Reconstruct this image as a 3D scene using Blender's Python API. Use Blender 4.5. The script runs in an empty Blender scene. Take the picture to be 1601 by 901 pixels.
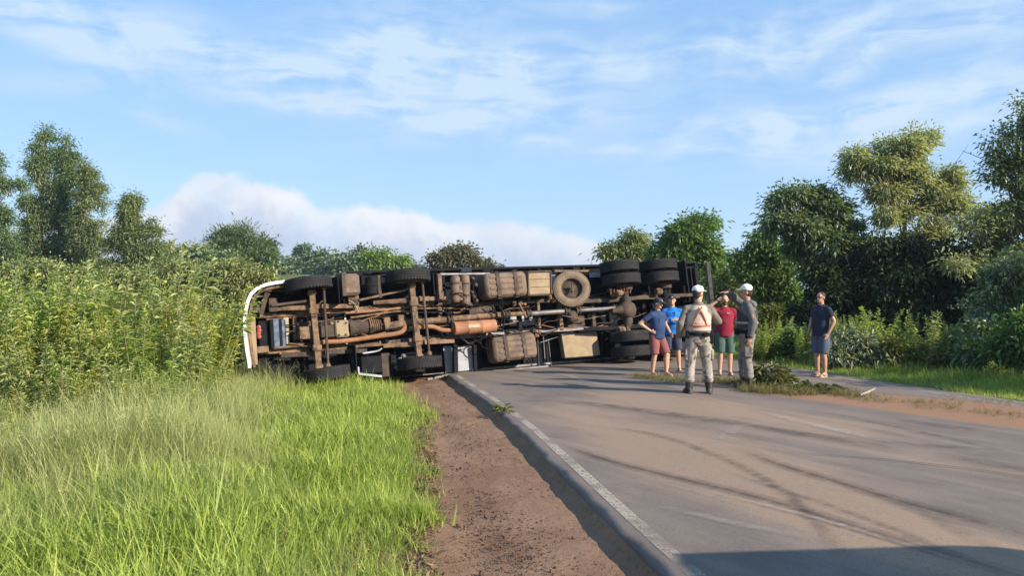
import bpy, bmesh, math, random
import numpy as np
from mathutils import Vector, Matrix, Euler

random.seed(11)
rng = np.random.default_rng(11)
S = bpy.context.scene
COL = S.collection
R = math.radians
PI = math.pi

# ------------------------------------------------------------------ camera
CAMZ, F, CX, CY, HY = 1.75, 1200.0, 800.5, 450.5, 459.0
PITCH = math.atan((HY - CY) / F)
cd = bpy.data.cameras.new('camera')
cam = bpy.data.objects.new('camera', cd)
COL.objects.link(cam)
cam.location = (0, 0, CAMZ)
cam.rotation_euler = (PI / 2 + PITCH, 0, 0)
cd.sensor_width = 36
cd.lens = 36 * F / 1601
cd.clip_end = 6000
S.camera = cam
S.render.resolution_x, S.render.resolution_y = 1024, 577

# ------------------------------------------------------------------ light
SUN_EL, SUN_AZ = R(26), R(122)           # azimuth clockwise from +Y (the view direction)
sd = bpy.data.lights.new('sun', 'SUN')
sd.energy = 4.4
sd.angle = R(0.5)
sd.color = (1.0, 0.90, 0.76)
sun = bpy.data.objects.new('sun', sd)
COL.objects.link(sun)
to_sun = Vector((math.sin(SUN_AZ) * math.cos(SUN_EL), math.cos(SUN_AZ) * math.cos(SUN_EL), math.sin(SUN_EL)))
sun.rotation_euler = to_sun.to_track_quat('Z', 'Y').to_euler()
S.view_settings.view_transform = 'Standard'
S.view_settings.look = 'None'
S.view_settings.exposure = 1.1
S.view_settings.gamma = 1
S.cycles.max_bounces = 6
S.cycles.diffuse_bounces = 3
S.cycles.transmission_bounces = 4
S.cycles.transparent_max_bounces = 8
S.cycles.volume_bounces = 0
S.cycles.caustics_reflective = False
S.cycles.caustics_refractive = False

W = bpy.data.worlds.new('World')
S.world = W
W.use_nodes = True


class NT:
    """small helper round a node tree"""
    def __init__(s, t):
        s.t = t; s.n = t.nodes; s.l = t.links
    def new(s, kind, **kw):
        nd = s.n.new(kind)
        for k, v in kw.items():
            setattr(nd, k, v)
        return nd
    def put(s, sock, v):
        if hasattr(v, 'links'):
            s.l.new(v, sock)
        elif v is not None:
            sock.default_value = v
    def math(s, op, a, b=None, c=None, clamp=False):
        nd = s.new('ShaderNodeMath', operation=op, use_clamp=clamp)
        for k, v in enumerate((a, b, c)):
            s.put(nd.inputs[k], v)
        return nd.outputs[0]
    def vec(s, op, a, b=None):
        nd = s.new('ShaderNodeVectorMath', operation=op)
        s.put(nd.inputs[0], a); s.put(nd.inputs[1], b)
        return nd.outputs['Value'] if op in ('DOT_PRODUCT', 'LENGTH') else nd.outputs[0]
    def noise(s, vec, scale, detail=4, rough=0.55, dist=0.0):
        nd = s.new('ShaderNodeTexNoise')
        s.put(nd.inputs['Vector'], vec)
        nd.inputs['Scale'].default_value = scale
        nd.inputs['Detail'].default_value = detail
        nd.inputs['Roughness'].default_value = rough
        nd.inputs['Distortion'].default_value = dist
        return nd.outputs['Fac']
    def step(s, v, lo, hi, smooth=True):
        nd = s.new('ShaderNodeMapRange', interpolation_type='SMOOTHSTEP' if smooth else 'LINEAR')
        s.put(nd.inputs['Value'], v)
        s.put(nd.inputs['From Min'], lo); s.put(nd.inputs['From Max'], hi)
        return nd.outputs['Result']
    def mix(s, f, a, b, blend='MIX'):
        nd = s.new('ShaderNodeMix', data_type='RGBA', blend_type=blend)
        s.put(nd.inputs[0], f)
        s.put(nd.inputs[6], (*a, 1) if isinstance(a, tuple) and len(a) == 3 else a)
        s.put(nd.inputs[7], (*b, 1) if isinstance(b, tuple) and len(b) == 3 else b)
        return nd.outputs[2]


def sky_world():
    t = NT(W.node_tree)
    t.n.clear()
    out = t.new('ShaderNodeOutputWorld')
    bg = t.new('ShaderNodeBackground')
    t.l.new(bg.outputs[0], out.inputs[0])
    sky = t.new('ShaderNodeTexSky', sky_type='NISHITA')
    sky.sun_disc = False
    sky.sun_elevation = SUN_EL
    sky.sun_rotation = SUN_AZ
    sky.altitude = 600
    sky.air_density = 1.0
    sky.dust_density = 0.6
    sky.ozone_density = 1.6
    co = t.new('ShaderNodeTexCoord').outputs['Generated']
    sp = t.new('ShaderNodeSeparateXYZ')
    t.l.new(co, sp.inputs[0])
    x, y, z = sp.outputs
    az = t.math('ARCTAN2', x, y)
    el = t.math('ARCSINE', z)
    cb = t.new('ShaderNodeCombineXYZ')
    t.l.new(az, cb.inputs[0]); t.l.new(el, cb.inputs[1])
    P = cb.outputs[0]

    def ang(px, py):
        a = math.atan((px - 800.5) / F)
        return a, math.atan((HY - py) / F * math.cos(a))
    # slow warp of the cloud field
    nz = t.new('ShaderNodeTexNoise'); nz.inputs['Scale'].default_value = 5.0; nz.inputs['Detail'].default_value = 3
    t.l.new(P, nz.inputs['Vector'])
    wv = t.vec('SUBTRACT', nz.outputs['Color'], (0.5, 0.5, 0.5))
    wv = t.vec('MULTIPLY', wv, (0.16, 0.055, 0))
    PW = t.vec('ADD', P, wv)
    # cirrus streaks: (x, y, half length, half height, rotation, strength)
    BL = [(300, 88, 190, 34, -6, 0.85), (110, 70, 100, 22, -32, .55), (420, 112, 90, 20, -18, .55), (90, 130, 100, 16, 8, .35),
          (560, 100, 70, 40, -15, .55), (640, 60, 150, 60, 10, .5), (830, 92, 90, 24, 6, .7), (540, 175, 110, 12, -4, .75),
          (690, 205, 90, 20, 8, .65), (230, 187, 50, 9, -6, .6), (760, 150, 140, 60, -20, .35), (850, 225, 50, 7, -3, .5),
          (1080, 78, 230, 34, 9, .6), (1310, 62, 180, 20, 14, .5), (1500, 40, 150, 24, 12, .55), (1390, 82, 60, 12, 22, .5),
          (1150, 215, 70, 34, 4, .75), (1330, 180, 260, 22, 6, .75), (1450, 140, 90, 22, 28, .6), (1560, 178, 110, 20, 4, .55),
          (1320, 235, 120, 20, 4, .4), (920, 6, 60, 14, -5, .4), (1240, 112, 50, 12, -20, .35), (970, 238, 34, 7, 2, .5),
          (910, 185, 100, 22, 3, .35), (60, 20, 90, 22, -12, .3), (680, 150, 200, 26, 2, .3)]
    tot = None
    for (px, py, rx, ry, rot, st) in BL:
        a, e = ang(px, py)
        mp = t.new('ShaderNodeMapping', vector_type='TEXTURE')
        t.l.new(PW, mp.inputs['Vector'])
        mp.inputs['Location'].default_value = (a, e, 0)
        mp.inputs['Rotation'].default_value = (0, 0, R(rot))
        mp.inputs['Scale'].default_value = (rx / F * 1.15, ry / F * 1.1, 1)
        d2 = t.vec('DOT_PRODUCT', mp.outputs[0], mp.outputs[0])
        g = t.math('POWER', 2.71828, t.math('MULTIPLY', d2, -1.0))
        g = t.math('MULTIPLY', g, st * 1.7)
        tot = g if tot is None else t.math('ADD', tot, g)
    # outside the frame: the same thin cirrus, without special places
    ms = t.new('ShaderNodeMapping'); t.l.new(PW, ms.inputs['Vector'])
    ms.inputs['Scale'].default_value = (2.2, 9.0, 1); ms.inputs['Rotation'].default_value = (0, 0, R(7))
    streak = t.noise(ms.outputs[0], 2.3, 6, .6, .4)
    wide = t.math('MULTIPLY', t.step(streak, .42, .85), .22)
    fine = t.noise(ms.outputs[0], 4.2, 8, .60, .35)
    soft = t.noise(PW, 11.0, 7, .58, .2)
    tex = t.math('ADD', t.math('MULTIPLY', fine, .75), t.math('MULTIPLY', soft, .45))
    cir = t.math('MULTIPLY', tot, t.step(tex, .40, .80))
    cir = t.math('ADD', cir, wide, clamp=True)
    cir = t.math('MULTIPLY', cir, t.step(el, -.02, .10))
    cir = t.math('MINIMUM', cir, .92)
    # the low bank of cloud on the left and centre
    top = [(-400, 340), (60, 350), (200, 330), (255, 312), (285, 290), (320, 264), (360, 268), (410, 282), (470, 297), (500, 318), (560, 318), (620, 322), (680, 338), (740, 344), (800, 342),
           (850, 350), (900, 366), (950, 384), (1050, 398), (1200, 404), (1500, 412), (2000, 405)]
    fc = t.new('ShaderNodeFloatCurve')
    A0, A1 = -PI, PI
    t.l.new(t.math('DIVIDE', t.math('SUBTRACT', az, A0), A1 - A0), fc.inputs['Value'])
    cv = fc.mapping.curves[0]
    pts = [(0.0, .28)]
    for (px, py) in top:
        a, e = ang(px, py)
        pts.append(((a - A0) / (A1 - A0), e / .35))
    pts.append((1.0, .28))
    cv.points[0].location = pts[0]; cv.points[1].location = pts[-1]
    for p in pts[1:-1]:
        cv.points.new(*p)
    for p in cv.points:
        p.handle_type = 'AUTO'
    fc.mapping.update()
    tp = t.math('MULTIPLY', fc.outputs[0], .35)
    lump = t.noise(P, 22, 7, .6, .15)
    lump = t.math('ADD', t.math('MULTIPLY', t.math('SUBTRACT', lump, .5), .040), t.math('MULTIPLY', t.math('SUBTRACT', t.noise(P, 75, 5, .6), .5), .010))
    dd = t.math('SUBTRACT', t.math('ADD', tp, lump), el)
    bank = t.step(dd, -.003, .012)
    head = t.step(t.math('ADD', dd, t.math('MULTIPLY', t.math('SUBTRACT', t.noise(P, 34, 6, .62, .3), .5), .07)), .070, .012)          # bright crest of the bank
    crest_part = t.step(t.noise(P, 6, 2), .35, .6)
    head = t.math('MULTIPLY', head, t.math('ADD', t.math('MULTIPLY', crest_part, .35), .65))
    # brightness in the sky's own units; moist air whitens it evenly towards the horizon
    air = t.mix(t.step(el, .02, .42, False), (2.05, 3.10, 4.45), (1.15, 2.40, 4.40))
    skyc = t.mix(.75, sky.outputs[0], air)
    ci_c = t.mix(t.math('MULTIPLY', cir, .95), skyc, (3.0, 3.7, 4.4))
    bank_c = t.mix(head, (2.62, 2.98, 3.75), (4.35, 4.4, 4.6))
    col = t.mix(t.math('MULTIPLY', bank, t.math('ADD', .62, t.math('MULTIPLY', t.step(t.noise(P, 11, 6, .6, .3), .30, .58), .33))), ci_c, bank_c)
    t.l.new(col, bg.inputs['Color'])
    bg.inputs['Strength'].default_value = 0.105


sky_world()

# ------------------------------------------------------------------ picture rays -> places
_cp, _sp = math.cos(PITCH), math.sin(PITCH)
CAM = Vector((0, 0, CAMZ))
def ray(px, py):
    u, v = (px - CX) / F, (CY - py) / F
    return Vector((u, _cp - v * _sp, _sp + v * _cp))
def at(px, py, Y):
    d = ray(px, py)
    return CAM + d * (Y / d.y)

# ------------------------------------------------------------------ terrain
EL_Y = [-60, -20, -5, 4.79, 5.6, 6.7, 7.8, 9.1, 10.4, 11.7, 13.5, 15.4, 17.4, 25, 40, 80, 160, 400]
EL_X = [10, 5.2, 2.80, 1.20, 1.06, .88, .71, .50, .29, .04, -.34, -.78, -1.22, -3.2, -8.5, -30, -90, -300]
ER_Y = [-60, -20, -5, 4, 8, 12.1, 15.4, 19.3, 25, 40, 80, 160, 400]
ER_X = [18, 12.0, 10.2, 9.3, 8.8, 8.1, 7.15, 6.1, 4.2, -1, -21, -80, -290]
def edgeL(Y): return np.interp(Y, EL_Y, EL_X)
def edgeR(Y): return np.interp(Y, ER_Y, ER_X)
def grassL(Y): return np.minimum(-0.18 - 0.10 * np.asarray(Y, float), edgeL(Y) - 1.3)
def sst(a, b, v):
    k = np.clip((np.asarray(v, float) - a) / (b - a), 0, 1)
    return k * k * (3 - 2 * k)
def zroad(X, Y):
    return 0.03 * (np.clip(X, -9, 3) - 3)
def wob(X, Y, k=1.0):
    return (np.sin(X * 1.3 * k + Y * .7 * k) + np.sin(X * -.8 * k + Y * 1.7 * k + 2) + np.sin(X * 2.9 * k + Y * 2.3 * k + 1) * .5) / 2.5
def zground(X, Y):
    X = np.asarray(X, float); Y = np.asarray(Y, float)
    u = X - edgeL(Y); w = X - edgeR(Y)
    z = zroad(X, Y)
    z = z - 0.10 * sst(-.20, -.32, u)
    z = z - 0.04 * sst(.2, .8, w)
    z = z + .05 * wob(X, Y) * sst(-1.6, -3.5, u) + .04 * wob(X, Y) * sst(1, 2.5, w)
    z = z + 3.2 * sst(22, 90, Y) * sst(-6, -30, X) + 1.4 * sst(30, 140, Y)
    z = z + .5 * sst(3, 9, w)
    return z
def gz(x, y): return float(zground(x, y))
def gp(px, py, off=0.0):
    d = ray(px, py)
    t = 2.0
    while t < 300:
        p = CAM + d * t
        if p.z < gz(p.x, p.y) + off: break
        t += .05
    return CAM + d * t

# ------------------------------------------------------------------ mesh helpers
def link(name, me, mat=None, parent=None):
    o = bpy.data.objects.new(name, me)
    COL.objects.link(o)
    if mat is not None and me is not None and not me.materials:
        me.materials.append(mat)
    if parent is not None:
        o.parent = parent
    return o
def tag(o, label=None, cat=None, group=None, kind=None):
    for k, v in (('label', label), ('category', cat), ('group', group), ('kind', kind)):
        if v: o[k] = v
    return o
def empty(name, loc=(0, 0, 0), rz=0):
    o = bpy.data.objects.new(name, None)
    COL.objects.link(o)
    o.location = loc
    o.rotation_euler = (0, 0, rz)
    o.empty_display_size = .1
    return o
def copy_tree(o, parent=None):
    c = o.copy(); COL.objects.link(c)
    if parent is not None:
        c.parent = parent
    for ch in list(o.children):
        copy_tree(ch, c)
    return c

def mesh_np(name, V, Fc, attrs=None, smooth=False):
    me = bpy.data.meshes.new(name)
    V = np.asarray(V, np.float32).reshape(-1, 3); Fc = np.asarray(Fc, np.int32)
    k = Fc.shape[1] if len(Fc) else 3
    me.vertices.add(len(V)); me.vertices.foreach_set('co', V.ravel())
    if len(Fc):
        me.loops.add(len(Fc) * k); me.loops.foreach_set('vertex_index', Fc.ravel())
        me.polygons.add(len(Fc))
        me.polygons.foreach_set('loop_start', np.arange(0, len(Fc) * k, k, dtype=np.int32))
        if smooth:
            me.polygons.foreach_set('use_smooth', np.ones(len(Fc), bool))
    for n, a in (attrs or {}).items():
        a = np.asarray(a, np.float32)
        at_ = me.attributes.new(n, 'FLOAT_VECTOR' if a.ndim == 2 else 'FLOAT', 'POINT')
        at_.data.foreach_set('vector' if a.ndim == 2 else 'value', a.ravel())
    me.update(calc_edges=True)
    return me

def frame(d):
    d = Vector(d).normalized()
    u = Vector((0, 0, 1)) if abs(d.z) < .9 else Vector((1, 0, 0))
    a = d.cross(u).normalized()
    return d, a, a.cross(d).normalized()

class MB:
    def __init__(s): s.v = []; s.f = []
    def add(s, vs, fs):
        b = len(s.v)
        s.v += [tuple(v) for v in vs]
        s.f += [tuple(i + b for i in f) for f in fs]
        return s
    def hexa(s, c, X, Y, Z, bev=0.0):
        """box about c with half axes X, Y, Z; chamfered when bev > 0"""
        c, X, Y, Z = Vector(c), Vector(X), Vector(Y), Vector(Z)
        if bev <= 0:
            vs = [c + X * i + Y * j + Z * k for i in (-1, 1) for j in (-1, 1) for k in (-1, 1)]
            return s.add(vs, [(0, 1, 3, 2), (4, 6, 7, 5), (0, 4, 5, 1), (2, 3, 7, 6), (0, 2, 6, 4), (1, 5, 7, 3)])
        bx, by, bz = [1 - min(.45, bev / max(A.length, 1e-6)) for A in (X, Y, Z)]
        vs, ix = [], {}
        for i in (-1, 1):
            for j in (-1, 1):
                for k in (-1, 1):
                    for m, (a, b, g) in enumerate(((1, by, bz), (bx, 1, bz), (bx, by, 1))):
                        ix[i, j, k, m] = len(vs)
                        vs.append(c + X * (i * a) + Y * (j * b) + Z * (k * g))
        fs = []
        for i in (-1, 1):
            fs.append([ix[i, j, k, 0] for j, k in ((-1, -1), (1, -1), (1, 1), (-1, 1))])
            fs.append([ix[j, i, k, 1] for j, k in ((-1, -1), (1, -1), (1, 1), (-1, 1))])
            fs.append([ix[j, k, i, 2] for j, k in ((-1, -1), (1, -1), (1, 1), (-1, 1))])
        for a in (-1, 1):
            for b in (-1, 1):
                fs.append([ix[-1, a, b, 1], ix[1, a, b, 1], ix[1, a, b, 2], ix[-1, a, b, 2]])
                fs.append([ix[a, -1, b, 0], ix[a, 1, b, 0], ix[a, 1, b, 2], ix[a, -1, b, 2]])
                fs.append([ix[a, b, -1, 0], ix[a, b, 1, 0], ix[a, b, 1, 1], ix[a, b, -1, 1]])
        for i in (-1, 1):
            for j in (-1, 1):
                for k in (-1, 1):
                    fs.append([ix[i, j, k, m] for m in range(3)])
        return s.add(vs, fs)
    def box(s, c, size, bev=0.0, rz=0.0, ax=None):
        M = Matrix.Rotation(rz, 3, ax or 'Z')
        return s.hexa(c, M @ Vector((size[0] / 2, 0, 0)), M @ Vector((0, size[1] / 2, 0)), M @ Vector((0, 0, size[2] / 2)), bev)
    def bar(s, p, q, w, t, up=(0, 0, 1), bev=0.0):
        p, q = Vector(p), Vector(q)
        d = (q - p)
        a = d.cross(Vector(up))
        if a.length < 1e-6: a = d.cross(Vector((1, 0, 0)))
        a.normalize()
        b = a.cross(d).normalized()
        return s.hexa((p + q) / 2, d / 2, a * (t / 2), b * (w / 2), bev)
    def tube(s, pts, r, n=8, caps=True):
        pts = [Vector(p) for p in pts]
        rs = r if isinstance(r, (list, tuple)) else [r] * len(pts)
        d, a, b = frame(pts[1] - pts[0])
        vs, fs = [], []
        for i, p in enumerate(pts):
            t = (pts[min(i + 1, len(pts) - 1)] - pts[max(i - 1, 0)]).normalized()
            a = (a - t * a.dot(t)).normalized(); b = a.cross(t)
            for k in range(n):
                g = 2 * PI * k / n
                vs.append(p + (a * math.cos(g) + b * math.sin(g)) * rs[i])
        for i in range(len(pts) - 1):
            for k in range(n):
                fs.append((i * n + k, i * n + (k + 1) % n, (i + 1) * n + (k + 1) % n, (i + 1) * n + k))
        if caps:
            fs.append(tuple(range(n - 1, -1, -1)))
            fs.append(tuple((len(pts) - 1) * n + k for k in range(n)))
        return s.add(vs, fs)
    def lathe(s, prof, o, axis, n=24, closed=False):
        """profile of (radius, along) turned about axis through o"""
        o = Vector(o)
        d, a, b = frame(axis)
        vs, fs = [], []
        m = len(prof)
        for (r, h) in prof:
            for k in range(n):
                g = 2 * PI * k / n
                vs.append(o + d * h + (a * math.cos(g) + b * math.sin(g)) * r)
        for i in range(m if closed else m - 1):
            j = (i + 1) % m
            for k in range(n):
                fs.append((i * n + k, i * n + (k + 1) % n, j * n + (k + 1) % n, j * n + k))
        if not closed:
            if prof[0][0] > 1e-5: fs.append(tuple(range(n - 1, -1, -1)))
            if prof[-1][0] > 1e-5: fs.append(tuple((m - 1) * n + k for k in range(n)))
        return s.add(vs, fs)
    def cyl(s, p, q, r, n=16, bev=0.0):
        p, q = Vector(p), Vector(q)
        L = (q - p).length
        pr = [(r, 0), (r, L)] if bev <= 0 else [(r - bev, 0), (r, bev), (r, L - bev), (r - bev, L)]
        return s.lathe(pr, p, q - p, n)
    def capsule(s, p, q, r1, r2, n=14):
        p, q = Vector(p), Vector(q)
        L = max((q - p).length, 1e-4)
        pr = [(1e-4 if k == 0 else r1 * math.sin(k * PI / 8), -r1 * math.cos(k * PI / 8)) for k in range(5)]
        pr += [(1e-4 if k == 4 else r2 * math.cos(k * PI / 8), L + r2 * math.sin(k * PI / 8)) for k in range(5)]
        return s.lathe(pr, p, q - p, n)
    def ell(s, c, rad, M=None, n=18, m=10):
        M = M or Matrix.Identity(3)
        c = Vector(c)
        vs, fs = [], []
        for i in range(m + 1):
            th = PI * (i if 0 < i < m else (1e-3 if i == 0 else m - 1e-3)) / m
            for k in range(n):
                g = 2 * PI * k / n
                vs.append(c + M @ Vector((rad[0] * math.sin(th) * math.cos(g), rad[1] * math.sin(th) * math.sin(g), rad[2] * math.cos(th))))
        for i in range(m):
            for k in range(n):
                fs.append((i * n + k, (i + 1) * n + k, (i + 1) * n + (k + 1) % n, i * n + (k + 1) % n))
        fs.append(tuple(range(n))); fs.append(tuple(m * n + k for k in range(n - 1, -1, -1)))
        return s.add(vs, fs)
    def loft(s, rings, n=20):
        """rings of (centre, half width x, half depth y), horizontal"""
        vs, fs = [], []
        for (c, rx, ry) in rings:
            for k in range(n):
                g = 2 * PI * k / n
                vs.append(Vector(c) + Vector((rx * math.cos(g), ry * math.sin(g), 0)))
        for i in range(len(rings) - 1):
            for k in range(n):
                fs.append((i * n + k, i * n + (k + 1) % n, (i + 1) * n + (k + 1) % n, (i + 1) * n + k))
        fs.append(tuple(range(n - 1, -1, -1))); fs.append(tuple((len(rings) - 1) * n + k for k in range(n)))
        return s.add(vs, fs)
    def mesh(s, name):
        me = bpy.data.meshes.new(name)
        me.from_pydata(s.v, [], s.f)
        bm = bmesh.new(); bm.from_mesh(me)
        bmesh.ops.recalc_face_normals(bm, faces=bm.faces)
        bm.to_mesh(me); bm.free()
        return me
    def build(s, name, mat, parent=None, smooth=35):
        me = s.mesh(name)
        if smooth:
            me.polygons.foreach_set('use_smooth', [True] * len(me.polygons))
            try: me.set_sharp_from_angle(angle=R(smooth))
            except Exception: pass
        return link(name, me, mat, parent)

# ------------------------------------------------------------------ materials
def base_mat(name):
    m = bpy.data.materials.new(name)
    m.use_nodes = True
    t = NT(m.node_tree)
    return m, t, t.n['Principled BSDF']

def pmat(name, c1, c2=None, scale=6.0, rough=.6, bump=0.0, bscale=None, metal=0.0, lo=.35, hi=.65, c3=None, c3scale=2.0, c3lo=.55, c3hi=.7, spec=.4, stretch=None):
    """c1/c2 blended by noise, patches of c3 (dirt, rust) over them"""
    m, t, b = base_mat(name)
    co = t.new('ShaderNodeTexCoord').outputs['Object']
    if stretch:
        mp = t.new('ShaderNodeMapping'); t.l.new(co, mp.inputs[0]); mp.inputs['Scale'].default_value = stretch
        co = mp.outputs[0]
    c2 = c2 or tuple(v * .8 for v in c1)
    n1 = t.noise(co, scale, 6, .6)
    col = t.mix(t.step(n1, lo, hi), c1, c2)
    if c3:
        n2 = t.noise(co, c3scale, 7, .65)
        col = t.mix(t.step(n2, c3lo, c3hi), col, c3)
    t.l.new(col, b.inputs['Base Color'])
    b.inputs['Metallic'].default_value = metal
    b.inputs['Specular IOR Level'].default_value = spec
    rr = t.math('ADD', t.math('MULTIPLY', n1, .25), rough - .12)
    t.l.new(rr, b.inputs['Roughness'])
    if bump:
        bp = t.new('ShaderNodeBump')
        bp.inputs['Strength'].default_value = bump
        bp.inputs['Distance'].default_value = .01
        t.l.new(t.noise(co, bscale or scale * 4, 5, .6), bp.inputs['Height'])
        t.l.new(bp.outputs[0], b.inputs['Normal'])
    return m

def leaf_mat(name, c1, c2, trans=.3, rough=.5, spec=.3, tcol=None, patch=0.9):
    """foliage: colour runs c1..c2 with the attribute 'tint' of each leaf"""
    m, t, b = base_mat(name)
    a = t.new('ShaderNodeAttribute', attribute_name='tint')
    oi = t.new('ShaderNodeObjectInfo')
    f = t.math('ADD', t.math('MULTIPLY', a.outputs['Fac'], .75), t.math('MULTIPLY', oi.outputs['Random'], .25))
    pl = t.noise(oi.outputs['Location'], .75, 3, .6)
    f = t.math('ADD', f, t.math('MULTIPLY', t.math('SUBTRACT', pl, .5), patch), clamp=True)
    col = t.mix(f, c1, c2)
    t.l.new(col, b.inputs['Base Color'])
    b.inputs['Roughness'].default_value = rough
    b.inputs['Specular IOR Level'].default_value = spec
    tr = t.new('ShaderNodeBsdfTranslucent')
    t.l.new(t.mix(1.0, col, tcol or (1.5, 1.6, .7), 'MULTIPLY'), tr.inputs[0])
    mx = t.new('ShaderNodeMixShader'); mx.inputs[0].default_value = trans
    t.l.new(b.outputs[0], mx.inputs[1]); t.l.new(tr.outputs[0], mx.inputs[2])
    t.l.new(mx.outputs[0], t.n['Material Output'].inputs[0])
    return m

# ================================================================== SETTING
def soil_mat(name, c1, c2, c3, s=1.0, bump=.5, green=None):
    m, t, b = base_mat(name)
    co = t.new('ShaderNodeTexCoord').outputs['Object']
    n1 = t.noise(co, 1.1 * s, 6, .6); n2 = t.noise(co, 14 * s, 6, .7); n3 = t.noise(co, 70 * s, 3, .6)
    col = t.mix(t.step(n1, .35, .65), c1, c2)
    col = t.mix(t.step(n2, .52, .72), col, c3)
    col = t.mix(t.math('MULTIPLY', t.step(n3, .5, .7), .35), col, tuple(v * .5 for v in c3))
    t.l.new(col, b.inputs['Base Color'])
    b.inputs['Roughness'].default_value = .95
    b.inputs['Specular IOR Level'].default_value = .15
    bp = t.new('ShaderNodeBump'); bp.inputs['Strength'].default_value = bump; bp.inputs['Distance'].default_value = .02
    t.l.new(t.math('ADD', n2, t.math('MULTIPLY', n3, .5)), bp.inputs['Height'])
    t.l.new(bp.outputs[0], b.inputs['Normal'])
    return m

def grid_np(name, xs, ys, zf):
    X, Y = np.meshgrid(xs, ys)
    Z = zf(X, Y)
    V = np.stack([X, Y, Z], -1).reshape(-1, 3)
    nx, ny = len(xs), len(ys)
    i = (np.arange(ny - 1)[:, None] * nx + np.arange(nx - 1)[None]).ravel()
    return mesh_np(name, V, np.stack([i, i + 1, i + nx + 1, i + nx], -1), smooth=True)

M_GROUND = soil_mat('ground_soil_green', (.085, .11, .035), (.13, .13, .05), (.07, .06, .03), .6)
xs = np.concatenate([-np.geomspace(30, 2500, 40)[::-1], np.linspace(-29.5, 24, 215), np.geomspace(24.5, 2500, 40)])
ys = np.concatenate([-np.geomspace(9, 400, 16)[::-1], np.linspace(-8.5, 40, 195), np.geomspace(40.5, 3000, 45)])
def zsheet(X, Y):
    z = zground(X, Y)
    u = X - edgeL(Y); w = X - edgeR(Y)
    inside = sst(-.30, -.15, u) * sst(.35, .2, w)
    sh = sst(.1, -.1, u) * sst(-.25, 0, X - grassL(Y) + .1)
    return z - .12 * inside - .06 * sh - .12 * sst(-1.15, -.85, u) * sst(.3, 0, u)
tag(link('ground', grid_np('ground', xs, ys, zsheet), M_GROUND), kind='structure')

# dirt shoulder beside the road
M_SHOULDER = soil_mat('shoulder_soil', (.215, .124, .075), (.262, .160, .102), (.125, .068, .040), 1.3, .8)
def shoulder():
    yy = np.concatenate([np.arange(-6, 18, .05), np.arange(18, 45, .4)])
    kk = np.linspace(0, 1, 46)
    X = np.empty((len(yy), len(kk))); Y = np.repeat(yy[:, None], len(kk), 1)
    r = edgeL(yy) - .23; l = grassL(yy) - .35
    X[:] = l[:, None] + (r - l)[:, None] * kk[None]
    Z = zground(X, Y)
    rough_ = rng.normal(0, 1, Z.shape)
    for _ in range(2):
        rough_ = (rough_ + np.roll(rough_, 1, 0) + np.roll(rough_, 1, 1) + np.roll(rough_, -1, 0) + np.roll(rough_, -1, 1)) / 3.2
    Z = Z + .006 + .0035 * rough_ + .012 * wob(X, Y, 2.7) - .03 * np.exp(-((kk[None] - .45) / .12) ** 2) * (.5 + .5 * wob(X, Y, .6))
    V = np.stack([X, Y, Z], -1).reshape(-1, 3)
    nx, ny = len(kk), len(yy)
    i = (np.arange(ny - 1)[:, None] * nx + np.arange(nx - 1)[None]).ravel()
    return mesh_np('dirt_shoulder', V, np.stack([i, i + 1, i + nx + 1, i + nx], -1), smooth=True)
tag(link('dirt_shoulder', shoulder(), M_SHOULDER), kind='structure')

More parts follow.
